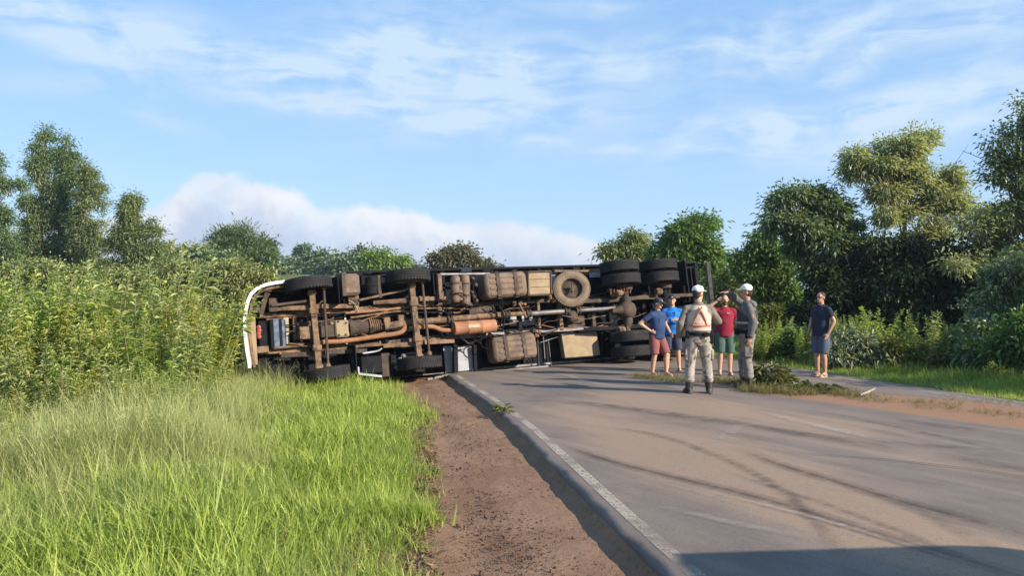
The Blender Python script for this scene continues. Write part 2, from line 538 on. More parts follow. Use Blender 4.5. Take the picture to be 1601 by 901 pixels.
# road
ROADZ = 0.0
def rp(px, py):
    p = ray(px, py)
    t = 2.0
    while t < 200:
        q = CAM + p * t
        if q.z < float(zroad(q.x, q.y)): break
        t += .02
    return CAM + p * t
def road_mat():
    m, t, b = base_mat('road_asphalt')
    co = t.new('ShaderNodeTexCoord').outputs['Object']
    dust = t.new('ShaderNodeAttribute', attribute_name='dust').outputs['Fac']
    red = t.new('ShaderNodeAttribute', attribute_name='redsoil').outputs['Fac']
    mp = t.new('ShaderNodeMapping'); t.l.new(co, mp.inputs[0])
    mp.vector_type = 'TEXTURE'
    mp.inputs['Rotation'].default_value = (0, 0, R(122)); mp.inputs['Scale'].default_value = (3.2, .42, 1)
    st = t.noise(mp.outputs[0], 1.0, 8, .62, .5)
    n1 = t.noise(co, .9, 6, .6, .4); n2 = t.noise(co, 9, 6, .65); n3 = t.noise(co, 160, 3, .7)
    sp_ = t.noise(co, 42, 4, .7)
    col = t.mix(t.step(n1, .3, .7), (.145, .114, .094), (.200, .158, .130))
    col = t.mix(t.math('MULTIPLY', t.step(st, .42, .66), .6), col, (.255, .190, .145))
    d = t.math('MULTIPLY', t.math('ADD', dust, .21), t.math('ADD', t.math('MULTIPLY', st, 1.3), t.math('MULTIPLY', n1, .55)))
    col = t.mix(t.math('MULTIPLY', t.step(d, .24, 1.0), .78), col, (.335, .225, .148))
    r_ = t.math('MULTIPLY', red, t.math('ADD', t.math('MULTIPLY', st, 1.0), t.math('MULTIPLY', n2, .9)))
    col = t.mix(t.step(r_, .22, .62), col, (.29, .155, .085))
    col = t.mix(t.math('MULTIPLY', t.step(sp_, .50, .70), .48), col, (.075, .062, .054))
    sp2 = t.noise(t.vec('ADD', co, (7.3, 2.1, 0)), 55, 3, .7)
    col = t.mix(t.math('MULTIPLY', t.step(sp2, .58, .72), .45), col, (.34, .29, .25))
    col = t.mix(t.math('MULTIPLY', t.step(n3, .48, .68), .5), col, (.06, .05, .045))
    col = t.mix(t.math('MULTIPLY', t.step(n2, .60, .8), .35), col, (.09, .074, .064))
    t.l.new(col, b.inputs['Base Color'])
    b.inputs['Roughness'].default_value = .82
    b.inputs['Specular IOR Level'].default_value = .25
    bp = t.new('ShaderNodeBump'); bp.inputs['Strength'].default_value = .35; bp.inputs['Distance'].default_value = .006
    t.l.new(t.math('ADD', n3, n2), bp.inputs['Height'])
    t.l.new(bp.outputs[0], b.inputs['Normal'])
    return m
DUST = [(930, 655, 1.4, .9, .5), (1040, 690, 1.6, .9, .9), (1010, 625, 1.8, .8, .6), (1180, 742, 1.5, .55, 1.0), (1300, 800, 1.3, .45, 1.0), (1430, 850, 1.1, .4, 1.0),
        (1520, 880, .9, .35, .9), (1120, 640, 2.2, .8, .6), (1260, 660, 1.8, .6, .45), (1500, 725, 1.8, .4, .5), (980, 770, .7, .6, .25), (1080, 715, 1.0, .8, .6), (880, 640, 1.0, .7, .35)]
REDS = [(1420, 640, 1.5, .5, .7), (1250, 618, 1.4, .35, .8), (1350, 626, 1.2, .3, .7), (1090, 606, 1.4, .3, .35), (1400, 632, 1.6, .45, .8), (1520, 640, 1.8, .6, 1.1), (1600, 648, 1.5, .7, 1.2), (1300, 618, 1.2, .35, .6), (1180, 612, 1.3, .3, .45), (1560, 660, 1.4, .3, .7)]
def blobs(X, Y, lst):
    s = np.zeros_like(X)
    for (px, py, a, b_, k) in lst:
        p = rp(px, py)
        th = R(120)     # long axis runs down towards the right, as the smears do
        dx, dy = X - p.x, Y - p.y
        q1 = dx * math.cos(th) + dy * math.sin(th); q2 = -dx * math.sin(th) + dy * math.cos(th)
        s += k * np.exp(-(q1 / a) ** 2 - (q2 / b_) ** 2)
    return s
def road():
    yy = np.concatenate([np.arange(-30, -2, 1.0), np.arange(-2, 24, .11), np.arange(24, 60, 1.0), np.arange(60, 380, 8.0)])
    L, Rr = edgeL(yy), edgeR(yy)
    ks = np.linspace(0, 1, 70)
    # ragged broken left edge
    rag = np.interp(yy, np.arange(-31, 400, .9), rng.normal(0, .013, 479)) + np.interp(yy, np.arange(-31, 400, .3), rng.normal(0, .015, 1437)) + rng.normal(0, .009, len(yy))
    ins = L - .16 + rag
    cols = [(ins - .14, -.15), (ins - .09, -.105), (ins - .03, -.035), (ins, -.008)]
    X = [c[0] for c in cols]; DZ = [np.full(len(yy), c[1]) for c in cols]
    for k in ks:
        X.append((ins + .04) + (Rr + .22 - ins - .04) * k); DZ.append(np.zeros(len(yy)))
    X.append(Rr + .30); DZ.append(np.full(len(yy), -.10))
    X = np.stack(X, 1); DZ = np.stack(DZ, 1); Y = np.repeat(yy[:, None], X.shape[1], 1)
    Z = zroad(X, Y) + DZ
    V = np.stack([X, Y, Z], -1).reshape(-1, 3)
    ny, nx = X.shape
    i = (np.arange(ny - 1)[:, None] * nx + np.arange(nx - 1)[None]).ravel()
    me = mesh_np('road', V, np.stack([i, i + 1, i + nx + 1, i + nx], -1),
                 {'dust': np.clip(blobs(X, Y, DUST), 0, 1.3).ravel(), 'redsoil': np.clip(blobs(X, Y, REDS), 0, 1.4).ravel()}, smooth=True)
    return me
tag(link('road', road(), road_mat()), kind='structure')

def decal_mat(name, col, lo, hi, scale=8, stretch=(1, 1, 1), amount=1.0, edge=True):
    """worn print on the asphalt: noise and the strip's own edge fade it out"""
    m, t, b = base_mat(name)
    co = t.new('ShaderNodeTexCoord').outputs['Object']
    mp = t.new('ShaderNodeMapping'); t.l.new(co, mp.inputs[0]); mp.inputs['Scale'].default_value = stretch
    n = t.noise(mp.outputs[0], scale, 7, .68, .2)
    f = t.step(n, lo, hi)
    if not edge:
        f = t.math('MULTIPLY', f, t.step(t.noise(co, 1.3, 5, .65), .30, .55))
    if edge:
        e = t.new('ShaderNodeAttribute', attribute_name='fade').outputs['Fac']
        f = t.math('MULTIPLY', f, e)
    f = t.math('MULTIPLY', f, amount)
    b.inputs['Base Color'].default_value = (*col, 1)
    b.inputs['Roughness'].default_value = .85
    b.inputs['Specular IOR Level'].default_value = .2
    tr = t.new('ShaderNodeBsdfTransparent')
    mx = t.new('ShaderNodeMixShader')
    t.l.new(f, mx.inputs[0]); t.l.new(tr.outputs[0], mx.inputs[1]); t.l.new(b.outputs[0], mx.inputs[2])
    t.l.new(mx.outputs[0], t.n['Material Output'].inputs[0])
    return m

def strip(name, pts, width, z, mat, soft=True, ridges=0):
    """a flat ribbon along ground points, its rim fading"""
    P = []
    pts = [Vector((p[0], p[1])) for p in pts]
    for a, b in zip(pts[:-1], pts[1:]):
        n = max(2, int((b - a).length / .12))
        P += [a.lerp(b, k / n) for k in range(n)]
    P.append(pts[-1])
    for _ in range(12):
        P = [P[0]] + [(P[i - 1] + P[i] * 2 + P[i + 1]) / 4 for i in range(1, len(P) - 1)] + [P[-1]]
    ws = [-1, -.7, -.45, -.2, 0, .2, .45, .7, 1]
    V, A = [], []
    for i, p in enumerate(P):
        d = (P[min(i + 1, len(P) - 1)] - P[max(i - 1, 0)]).normalized()
        s = Vector((d.y, -d.x))
        endf = min(1, i / 8, (len(P) - 1 - i) / 8) if soft else 1
        wd = width if not callable(width) else width(i / (len(P) - 1))
        for w in ws:
            q = p + s * (w * wd / 2)
            V.append((q.x, q.y, float(zroad(q.x, q.y)) + z))
            g = (1 - abs(w)) ** .6 if soft else 1.0
            if ridges: g *= .7 + .3 * math.cos(w * ridges)
            A.append(g * endf)
    n = len(ws)
    Fc = [(i * n + k, i * n + k + 1, (i + 1) * n + k + 1, (i + 1) * n + k) for i in range(len(P) - 1) for k in range(n - 1)]
    return tag(link(name, mesh_np(name, V, Fc, {'fade': A}), mat), kind='structure')

M_LINE = decal_mat('worn_white_line', (.38, .315, .25), .28, .58, 38, edge=False)
M_LINE2 = decal_mat('faint_white_line', (.55, .48, .42), .42, .62, 12, edge=False, amount=.6)
yl = np.arange(-8, 17.6, .12)
strip('edge_line', [(float(edgeL(y)), float(y)) for y in yl], .11, .004, M_LINE, soft=False)
yl = np.arange(4, 23, .2)
strip('edge_line', [(float(edgeR(y)) - .28, float(y)) for y in yl], .11, .004, M_LINE2, soft=False)
M_SKID = decal_mat('skid_rubber', (.05, .042, .04), .20, .60, 7, (1, 1, 1), .56)
M_SKID_SHADE = decal_mat('faint_skid_and_shade', (.06, .05, .05), .30, .68, 6, (1, 1, 1), .42)
M_CRACK = decal_mat('road_crack', (.02, .016, .015), .2, .4, 20, (1, 1, 1), .95)
M_SCRAPE = decal_mat('scrape_dust', (.42, .37, .33), .3, .66, 7, (1, 1, 1), .6)
def rpl(*pts): return [(lambda q: (q.x, q.y))(rp(*p)) for p in pts]
SK = [([(868, 692), (929, 715), (1000, 735), (1204, 783), (1413, 850), (1583, 897), (1700, 940)], .24, M_SKID, 7),
      ([(820, 626), (900, 630), (1000, 641), (1098, 657), (1151, 662), (1284, 685), (1378, 700), (1440, 712)], .42, M_SKID_SHADE, 0),
      ([(1150, 700), (1212, 727), (1303, 753), (1360, 772), (1484, 806), (1602, 838), (1720, 870)], .26, M_SKID, 7),
      ([(1440, 706), (1520, 722), (1602, 738), (1700, 752)], .3, M_SKID_SHADE, 0),
      ([(1380, 655), (1480, 668), (1602, 682)], .4, M_SKID_SHADE, 0),
      ([(1350, 690), (1480, 700), (1602, 708)], .3, M_SKID_SHADE, 0),
      ([(1170, 640), (1260, 664), (1380, 690), (1440, 705)], .24, M_SCRAPE, 0),
      ([(1350, 770), (1440, 800), (1530, 850), (1602, 885)], .2, M_SKID_SHADE, 0),
      ([(865, 583), (900, 592), (935, 602), (990, 607), (1040, 612)], .22, M_SCRAPE, 0),
      ([(1120, 735), (1200, 760), (1330, 803), (1480, 860), (1602, 920)], .10, M_SKID_SHADE, 0),
      ([(960, 668), (1060, 690), (1160, 730), (1230, 770), (1290, 830), (1330, 900)], .16, M_SKID_SHADE, 0),
      ([(1250, 640), (1380, 664), (1500, 690), (1602, 716)], .12, M_SKID_SHADE, 0),
      ([(760, 601), (840, 600), (915, 604)], .2, M_SKID_SHADE, 0),  # dark band painted in for the far end of the officer's shadow
      ([(1100, 770), (1230, 800), (1380, 842), (1560, 900)], .09, M_SCRAPE, 0),
      ([(1010, 790), (1080, 805), (1180, 830), (1300, 850)], .14, M_SCRAPE, 0),
      ([(1085, 700), (1130, 690), (1160, 660)], .2, M_SCRAPE, 0)]
for k, (pl, w, mt, rd) in enumerate(SK):
    strip('skid_and_shade_mark' if mt is not M_SCRAPE else 'scrape_mark', rpl(*pl), w, .006 + .0006 * k, mt, True, rd)
strip('road_crack', rpl((905, 668), (930, 672), (965, 670), (1010, 679), (1060, 684), (1085, 693)), .018, .0165, M_CRACK)
strip('road_crack', rpl((1240, 760), (1290, 765), (1350, 778), (1400, 781), (1470, 797)), .014, .017, M_CRACK)
strip('road_crack', rpl((1200, 706), (1230, 711), (1288, 713), (1340, 718), (1378, 719), (1440, 727), (1503, 732), (1602, 749), (1700, 766)), .03, .016, M_CRACK)

# ------------------------------------------------------------------ scattered ground cover
def scatter(name, P, rot, scl, idx, protos, mat):
    pc = bpy.data.collections.new(name + '_source')
    for i, me in enumerate(protos):
        o = bpy.data.objects.new('%s_tuft.%03d' % (name, i), me)
        if not me.materials: me.materials.append(mat)
        pc.objects.link(o)
    me = mesh_np(name, P, np.zeros((0, 3), np.int32), {'spin': rot, 'grow': scl})
    a = me.attributes.new('pick', 'INT', 'POINT'); a.data.foreach_set('value', np.asarray(idx, np.int32))
    o = link(name, me, mat)
    g = bpy.data.node_groups.new(name, 'GeometryNodeTree')
    g.interface.new_socket('Geometry', in_out='INPUT', socket_type='NodeSocketGeometry')
    g.interface.new_socket('Geometry', in_out='OUTPUT', socket_type='NodeSocketGeometry')
    n = g.nodes
    gi, go = n.new('NodeGroupInput'), n.new('NodeGroupOutput')
    ip = n.new('GeometryNodeInstanceOnPoints')
    ci = n.new('GeometryNodeCollectionInfo')
    ci.inputs['Collection'].default_value = pc
    ci.inputs['Separate Children'].default_value = True
    ci.inputs['Reset Children'].default_value = True
    def na(nm, ty):
        k = n.new('GeometryNodeInputNamedAttribute'); k.data_type = ty
        k.inputs['Name'].default_value = nm
        return k.outputs['Attribute']
    l = g.links
    l.new(gi.outputs[0], ip.inputs['Points'])
    l.new(ci.outputs[0], ip.inputs['Instance'])
    ip.inputs['Pick Instance'].default_value = True
    l.new(na('pick', 'INT'), ip.inputs['Instance Index'])
    l.new(na('spin', 'FLOAT_VECTOR'), ip.inputs['Rotation'])
    l.new(na('grow', 'FLOAT'), ip.inputs['Scale'])
    l.new(ip.outputs[0], go.inputs[0])
    md = o.modifiers.new('scatter', 'NODES'); md.node_group = g
    return o

def tuft(n, rad, h, w, lean, curl=.5, heads=0.0, tints=(0, 1)):
    """grass blades, each a bent tapering ribbon"""
    V, Fc, T = [], [], []
    for _ in range(n):
        a = rng.uniform(0, 2 * PI); r = rad * math.sqrt(rng.uniform())
        p = np.array([r * math.cos(a), r * math.sin(a), -.03])
        g = rng.uniform(0, 2 * PI)
        d = np.array([math.cos(g), math.sin(g), 0]); s = np.array([-d[1], d[0], 0])
        H = h * rng.uniform(.5, 1.15); ww = w * rng.uniform(.6, 1.3)
        th = abs(rng.normal(0, lean)); c = rng.uniform(.2, 1.0) * curl * 2
        tn = rng.uniform(*tints)
        pos = p.copy(); b = len(V); seg = 4
        for k in range(seg + 1):
            wd = ww * (1 - (k / seg) ** 1.7) * (.75 if k == 0 else 1)
            if k == seg:
                V.append(pos.copy()); T.append(tn)
            else:
                V.append(pos - s * wd / 2); V.append(pos + s * wd / 2); T += [tn, tn]
            al = min(th + c * (k / seg) ** 1.3, 2.3)
            pos = pos + (d * math.sin(al) + np.array([0, 0, 1]) * math.cos(al)) * (H / seg)
        for k in range(seg - 1):
            Fc.append((b + 2 * k, b + 2 * k + 1, b + 2 * k + 3)); Fc.append((b + 2 * k, b + 2 * k + 3, b + 2 * k + 2))
        Fc.append((b + 2 * seg - 2, b + 2 * seg - 1, b + 2 * seg))
        if rng.uniform() < heads:
            for q in range(7):
                f = .62 + .06 * q
                i0 = V[b + 2 * min(seg - 1, int(f * seg))]
                e = np.array(V[b + 2 * seg]) * (f) + np.array(i0) * (1 - f)
                gg = rng.uniform(0, 2 * PI)
                tip = e + np.array([math.cos(gg) * .05, math.sin(gg) * .05, .035]) * (H / 1.0)
                k0 = len(V)
                V += [e, e + np.array([0, 0, .006]), tip]; T += [1.0, 1.0, 1.0]
                Fc.append((k0, k0 + 1, k0 + 2))
    return mesh_np('grass_tuft', V, Fc, {'tint': T})

M_GRASS = leaf_mat('lush_grass', (.085, .14, .024), (.42, .475, .10), .38, .45, .3)
M_TALL = leaf_mat('tall_grass', (.19, .24, .07), (.52, .51, .23), .35, .5, .25, tcol=(1.3, 1.3, .7))
M_DRY = leaf_mat('dry_grass', (.20, .145, .065), (.17, .18, .06), .2, .7, .2, tcol=(1.1, 1.0, .6))

def tri_rot(n, tilt=.15):
    return np.stack([rng.normal(0, tilt, n), rng.normal(0, tilt, n), rng.uniform(0, 2 * PI, n)], -1)

def pts_fan(n, y0, y1, px0, px1, power=1.0):
    """points on the ground, as dense in the picture as wanted: nearer = closer together"""
    k = rng.uniform(0, 1, n)
    Y = 1 / (1 / y0 + (1 / y1 - 1 / y0) * k ** power)
    px = rng.uniform(px0, px1, n)
    X = (px - CX) / F * Y
    return X, Y

tall_field = lambda X, Y: np.clip(sst(-2.0, -4.6, X + .18 * (Y - 8)) * sst(4.6, 7.5, Y) + .10, 0, 1)
def left_grass():
    pr = [tuft(16, .14, .31, .0125, .45, .8, 0, (.25, 1)) for _ in range(4)] + [tuft(13, .13, .27, .017, .65, .9, 0, (0, .8)) for _ in range(3)] + [tuft(10, .12, .24, .019, .9, .6, 0, (.1, 1)) for _ in range(2)] + [tuft(10, .2, .44, .012, .9, .8, 0, (.5, 1)) for _ in range(2)]
    Xs, Ys = [], []
    for (n, a, b, p0, p1) in ((9000, 3.2, 7, -60, 680), (13000, 6.5, 13, -40, 700), (7500, 12, 19, -60, 700), (3500, 3.4, 9, -420, -60), (2200, 8, 19, -420, -50)):
        X, Y = pts_fan(n, a, b, p0, p1); Xs.append(X); Ys.append(Y)
    X, Y = np.concatenate(Xs), np.concatenate(Ys)
    rag = .05 * np.sin(Y * 3.1) + .05 * np.sin(Y * 7.7 + 1) + .05 * np.sin(Y * 17.3) + .05 * np.sin(Y * 1.1) + rng.normal(0, .10, len(X))
    ok = X < grassL(Y) - .02 + rag
    X, Y = X[ok], Y[ok]
    n = len(X)
    d = grassL(Y) - X
    sc = (.62 + .55 * sst(0, 1.2, d)) * rng.uniform(.65, 1.3, n) * (1 + .3 * wob(X, Y, 2.1)) * (1 + .35 * sst(8, 4.5, Y) * sst(1.2, 3, d))
    P = np.stack([X, Y, zground(X, Y) - .02], -1)
    o = scatter('lush_grass', P, tri_rot(n, .22), sc, rng.integers(0, len(pr), n), pr, M_GRASS)
    tag(o, 'lush bright green grass on the left verge beside the dirt strip', 'grass', kind='stuff')
    pt = [tuft(15, .18, .95, .0085, .32, .7, .06) for _ in range(4)] + [tuft(12, .16, .8, .010, .45, .9) for _ in range(3)]
    Xs, Ys = [], []
    for (n, a, b, p0, p1) in ((3500, 4.6, 9, -80, 520), (7000, 8, 15.5, -60, 560), (1800, 14, 18, -60, 480), (2600, 5, 16, -420, -70)):
        X, Y = pts_fan(n, a, b, p0, p1); Xs.append(X); Ys.append(Y)
    X, Y = np.concatenate(Xs), np.concatenate(Ys)
    d = grassL(Y) - X
    w = sst(.9, 3.6, d + .5 * wob(X, Y, .8)) * (.58 + .42 * sst(4.6, 8.0, Y + .9 * wob(X, Y, 1.1)))
    ok = rng.uniform(0, 1, len(X)) < w
    X, Y, w = X[ok], Y[ok], w[ok]
    n = len(X)
    near_truck = 1 - .5 * sst(-5.0, -3.6, X) * sst(11.5, 14, Y)
    sc = (.42 + .52 * w) * rng.uniform(.5, 1.2, n) * near_truck * (1 + .3 * wob(X, Y, 1.4))
    P = np.stack([X, Y, zground(X, Y) - .02], -1)
    o = scatter('tall_grass', P, tri_rot(n, .16), sc, rng.integers(0, len(pt), n), pt, M_TALL)
    tag(o, 'tall yellowish seeding grass in front of the leafy weeds', 'grass', kind='stuff')
left_grass()
def dead_stalks():
    pr = [tuft(8, .12, .42, .008, .8, .8) for _ in range(3)]
    X, Y = pts_fan(2600, 3.4, 15, -60, 660)
    d = grassL(Y) - X
    ok = (d > .15) & (rng.uniform(0, 1, len(X)) < .25 + .75 * sst(.0, .5, wob(X, Y, 1.3)))
    X, Y = X[ok], Y[ok]; n = len(X)
    o = scatter('dead_grass', np.stack([X, Y, zground(X, Y)], -1), tri_rot(n, .35), rng.uniform(.5, 1.2, n), rng.integers(0, 3, n), pr, M_DRY)
    tag(o, 'straw coloured dead stalks mixed into the left grass', 'dead grass', kind='stuff')
dead_stalks()

def right_grass():
    pr = [tuft(16, .16, .26, .012, .5, .7) for _ in range(4)]
    X = rng.uniform(2.0, 18, 26000); Y = rng.uniform(9, 27, 26000)
    w = X - edgeR(Y)
    rag = .12 * np.sin(Y * 2.7) + rng.normal(0, .10, len(X))
    ok = (w > .28 + rag) & (w < 6) & (X / Y < .75) & (X > 3.5)
    X, Y, w = X[ok], Y[ok], w[ok]
    n = len(X)
    P = np.stack([X, Y, zground(X, Y) - .02], -1)
    sc = rng.uniform(.4, 1.2, n) * (.65 + .6 * sst(.5, 3, w)) * (1 + .35 * wob(X, Y, 2.2))
    o = scatter('verge_grass', P, tri_rot(n, .22), sc, rng.integers(0, 4, n), pr, M_GRASS)
    tag(o, 'short green grass on the right verge below the trees', 'grass', kind='stuff')
right_grass()

# soil crumbs on the shoulder, and the pulled-up grass left on the road
def pebble():
    bm = bmesh.new(); bmesh.ops.create_icosphere(bm, subdivisions=1, radius=1)
    for v in bm.verts: v.co *= rng.uniform(.7, 1.2); v.co.z *= .7
    me = bpy.data.meshes.new('clod'); bm.to_mesh(me); bm.free(); return me
M_CLOD = pmat('soil_clod', (.15, .09, .06), (.07, .04, .028), 20, .95, spec=.1)
def clods():
    n = 5200
    Y = 1 / rng.uniform(1 / 16.5, 1 / 3.8, n)
    k = np.clip(np.where(rng.uniform(0, 1, n) < .6, rng.normal(.52, .14, n), rng.uniform(0.02, .95, n)), 0.02, .96)
    l, r = grassL(Y), edgeL(Y) - .32
    X = l + (r - l) * k
    P = np.stack([X, Y, zground(X, Y) + .006], -1)
    sc = rng.gamma(1.6, .0028, n) + .0015
    o = scatter('soil_crumbs', P, tri_rot(n, 3), sc, rng.integers(0, 3, n), [pebble() for _ in range(3)], M_CLOD)
    tag(o, 'dark soil crumbs scattered along the dirt shoulder', 'soil', kind='stuff')
clods()
def litter():
    pr = []
    for _ in range(3):
        n = 7
        C = np.stack([rng.normal(0, .04, n), rng.normal(0, .04, n), rng.uniform(.004, .03, n)], -1)
        g = rng.uniform(0, 6.28, n)
        D = np.stack([np.cos(g), np.sin(g), rng.uniform(-.1, .5, n)], -1)
        L = rng.uniform(.04, .11, n)
        V = np.stack([C, C + D * L[:, None] * .5 + np.stack([-np.sin(g), np.cos(g), g * 0 + .2], -1) * .015, C + D * L[:, None]], 1).reshape(-1, 3)
        pr.append(mesh_np('dead_leaf', V, np.arange(n * 3).reshape(-1, 3), {'tint': np.repeat(rng.uniform(0, 1, n), 3)}))
    Y = np.concatenate([1 / rng.uniform(1 / 14., 1 / 4., 500), rng.normal(8.2, 1.0, 420)])
    X = grassL(Y) + np.abs(rng.normal(0, .10, len(Y))) - .03
    P = np.stack([X, Y, zground(X, Y) + .01], -1)
    n = len(P)
    o = scatter('leaf_litter', P, tri_rot(n, .3), rng.uniform(.4, 1.3, n), rng.integers(0, 3, n), pr, leaf_mat('dead_leaves', (.07, .035, .02), (.26, .17, .09), .05, .8))
    tag(o, 'dead brown leaves along the rim of the grass', 'leaf litter', kind='stuff')
litter()
def debris():
    pr = [tuft(16, .14, .34, .012, 1.25, .3) for _ in range(4)]
    lines = [((995, 591), (1060, 594), .9, 90), ((1030, 595), (1085, 599), .8, 70), ((1105, 598), (1175, 601), 1.0, 150), ((1175, 600), (1235, 604), 1.2, 150), ((1165, 612), (1260, 617), .9, 230), ((1240, 612), (1360, 621), .7, 200),
             ((1330, 624), (1480, 634), .5, 90), ((1440, 638), (1602, 652), .5, 70), ((1480, 628), (1600, 632), .4, 50)]
    P, sc = [], []
    for (a, b, s, n) in lines:
        p, q = rp(*a), rp(*b)
        for _ in range(n):
            k = rng.uniform()
            c = p.lerp(q, k)
            X, Y = c.x + rng.normal(0, .12), c.y + rng.normal(0, .17)
            P.append((X, Y, float(zroad(X, Y)) + .02)); sc.append(s * rng.uniform(.35, .9) * .75)
    n = len(P)
    o = scatter('pulled_up_grass', np.array(P), tri_rot(n, .5), np.array(sc), rng.integers(0, 4, n), pr, M_DRY)
    tag(o, 'torn wilting grass and soil strewn over the road by the people', 'grass debris', kind='stuff')
debris()

# ================================================================== VEGETATION
def leaf_arrays(C, D, L, Wd, droop=.25, fold=.18):
    """arrays of folded pointed leaves: base C, direction D"""
    n = len(C)
    D = D / np.maximum(np.linalg.norm(D, axis=1, keepdims=True), 1e-6)
    up = np.stack([rng.normal(0, .45, n), rng.normal(0, .45, n), np.ones(n)], -1)
    s = np.cross(D, up); s /= np.maximum(np.linalg.norm(s, axis=1, keepdims=True), 1e-6)
    nr = np.cross(s, D)
    L = np.asarray(L)[:, None]; Wd = np.asarray(Wd)[:, None]
    mid = C + D * L * .45 + nr * Wd * fold
    tip = C + D * L; tip[:, 2] -= (L * droop)[:, 0]
    V = np.stack([C, mid + s * Wd / 2, tip, mid - s * Wd / 2], 1).reshape(-1, 3)
    b = np.arange(n)[:, None] * 4
    Fc = np.concatenate([b + [0, 1, 2], b + [0, 2, 3]], 0)
    return V, Fc

M_BARK = pmat('bark', (.12, .09, .065), (.20, .16, .12), 9, .9, .6, spec=.15, stretch=(1, 1, .3))
M_BARK_PALE = pmat('pale_bark', (.33, .27, .20), (.20, .15, .11), 7, .85, .4, spec=.15, stretch=(1, 1, .25))
LM = {
    'gum': leaf_mat('gum_leaves', (.09, .15, .06), (.27, .34, .15), .3, .5),
    'gum2': leaf_mat('gum_leaves_brown', (.11, .15, .06), (.29, .33, .14), .3, .5),
    'pine': leaf_mat('pine_needles', (.065, .11, .045), (.15, .205, .07), .2, .6),
    'far': leaf_mat('far_leaves', (.10, .155, .085), (.20, .265, .14), .2, .6),
    'olive': leaf_mat('olive_leaves', (.17, .20, .065), (.34, .35, .14), .28, .6),
    'bright': leaf_mat('bright_leaves', (.12, .20, .04), (.25, .34, .08), .3, .5),
    'brown': leaf_mat('brownish_leaves', (.11, .115, .06), (.20, .185, .095), .2, .6),
    'green': leaf_mat('green_leaves', (.07, .135, .035), (.19, .27, .075), .3, .4, .45),
    'silver': leaf_mat('pale_drooping_leaves', (.20, .225, .115), (.45, .45, .27), .35, .42, .45),
    'silverdark': leaf_mat('broad_dark_leaves', (.075, .115, .055), (.26, .31, .165), .3, .38, .5),
    'dark': leaf_mat('shaded_vine_leaves', (.024, .042, .016), (.07, .10, .036), .2, .5, .3),  # dark vine green, with the shade under the crowns put into the colour
    'white': leaf_mat('whitish_shrub_leaves', (.16, .19, .10), (.36, .37, .24), .25, .5, .4),
    'yellow': leaf_mat('yellowish_shrub_leaves', (.15, .17, .04), (.30, .28, .08), .3, .5),
    'weedpale': leaf_mat('pale_weed_leaves', (.20, .24, .085), (.48, .49, .22), .38, .5, .3),
    'weedyellow': leaf_mat('yellow_weed_leaves', (.24, .265, .055), (.54, .52, .14), .38, .5, .3),
    'debris': leaf_mat('wilted_leaves', (.07, .085, .028), (.19, .18, .075), .2, .6),
    'weed': leaf_mat('weed_leaves', (.16, .22, .045), (.46, .51, .14), .38, .42, .4),
}

def limb(mb, p, q, r0, r1, bend=.12, n=7, k=6):
    p, q = Vector(p), Vector(q)
    L = (q - p).length
    off = Vector((random.gauss(0, 1), random.gauss(0, 1), random.gauss(0, .5))) * (L * bend * .5)
    pts = [p.lerp(q, i / k) + off * math.sin(PI * i / k) for i in range(k + 1)]
    mb.tube(pts, [r0 + (r1 - r0) * i / k for i in range(k + 1)], n)
    return pts

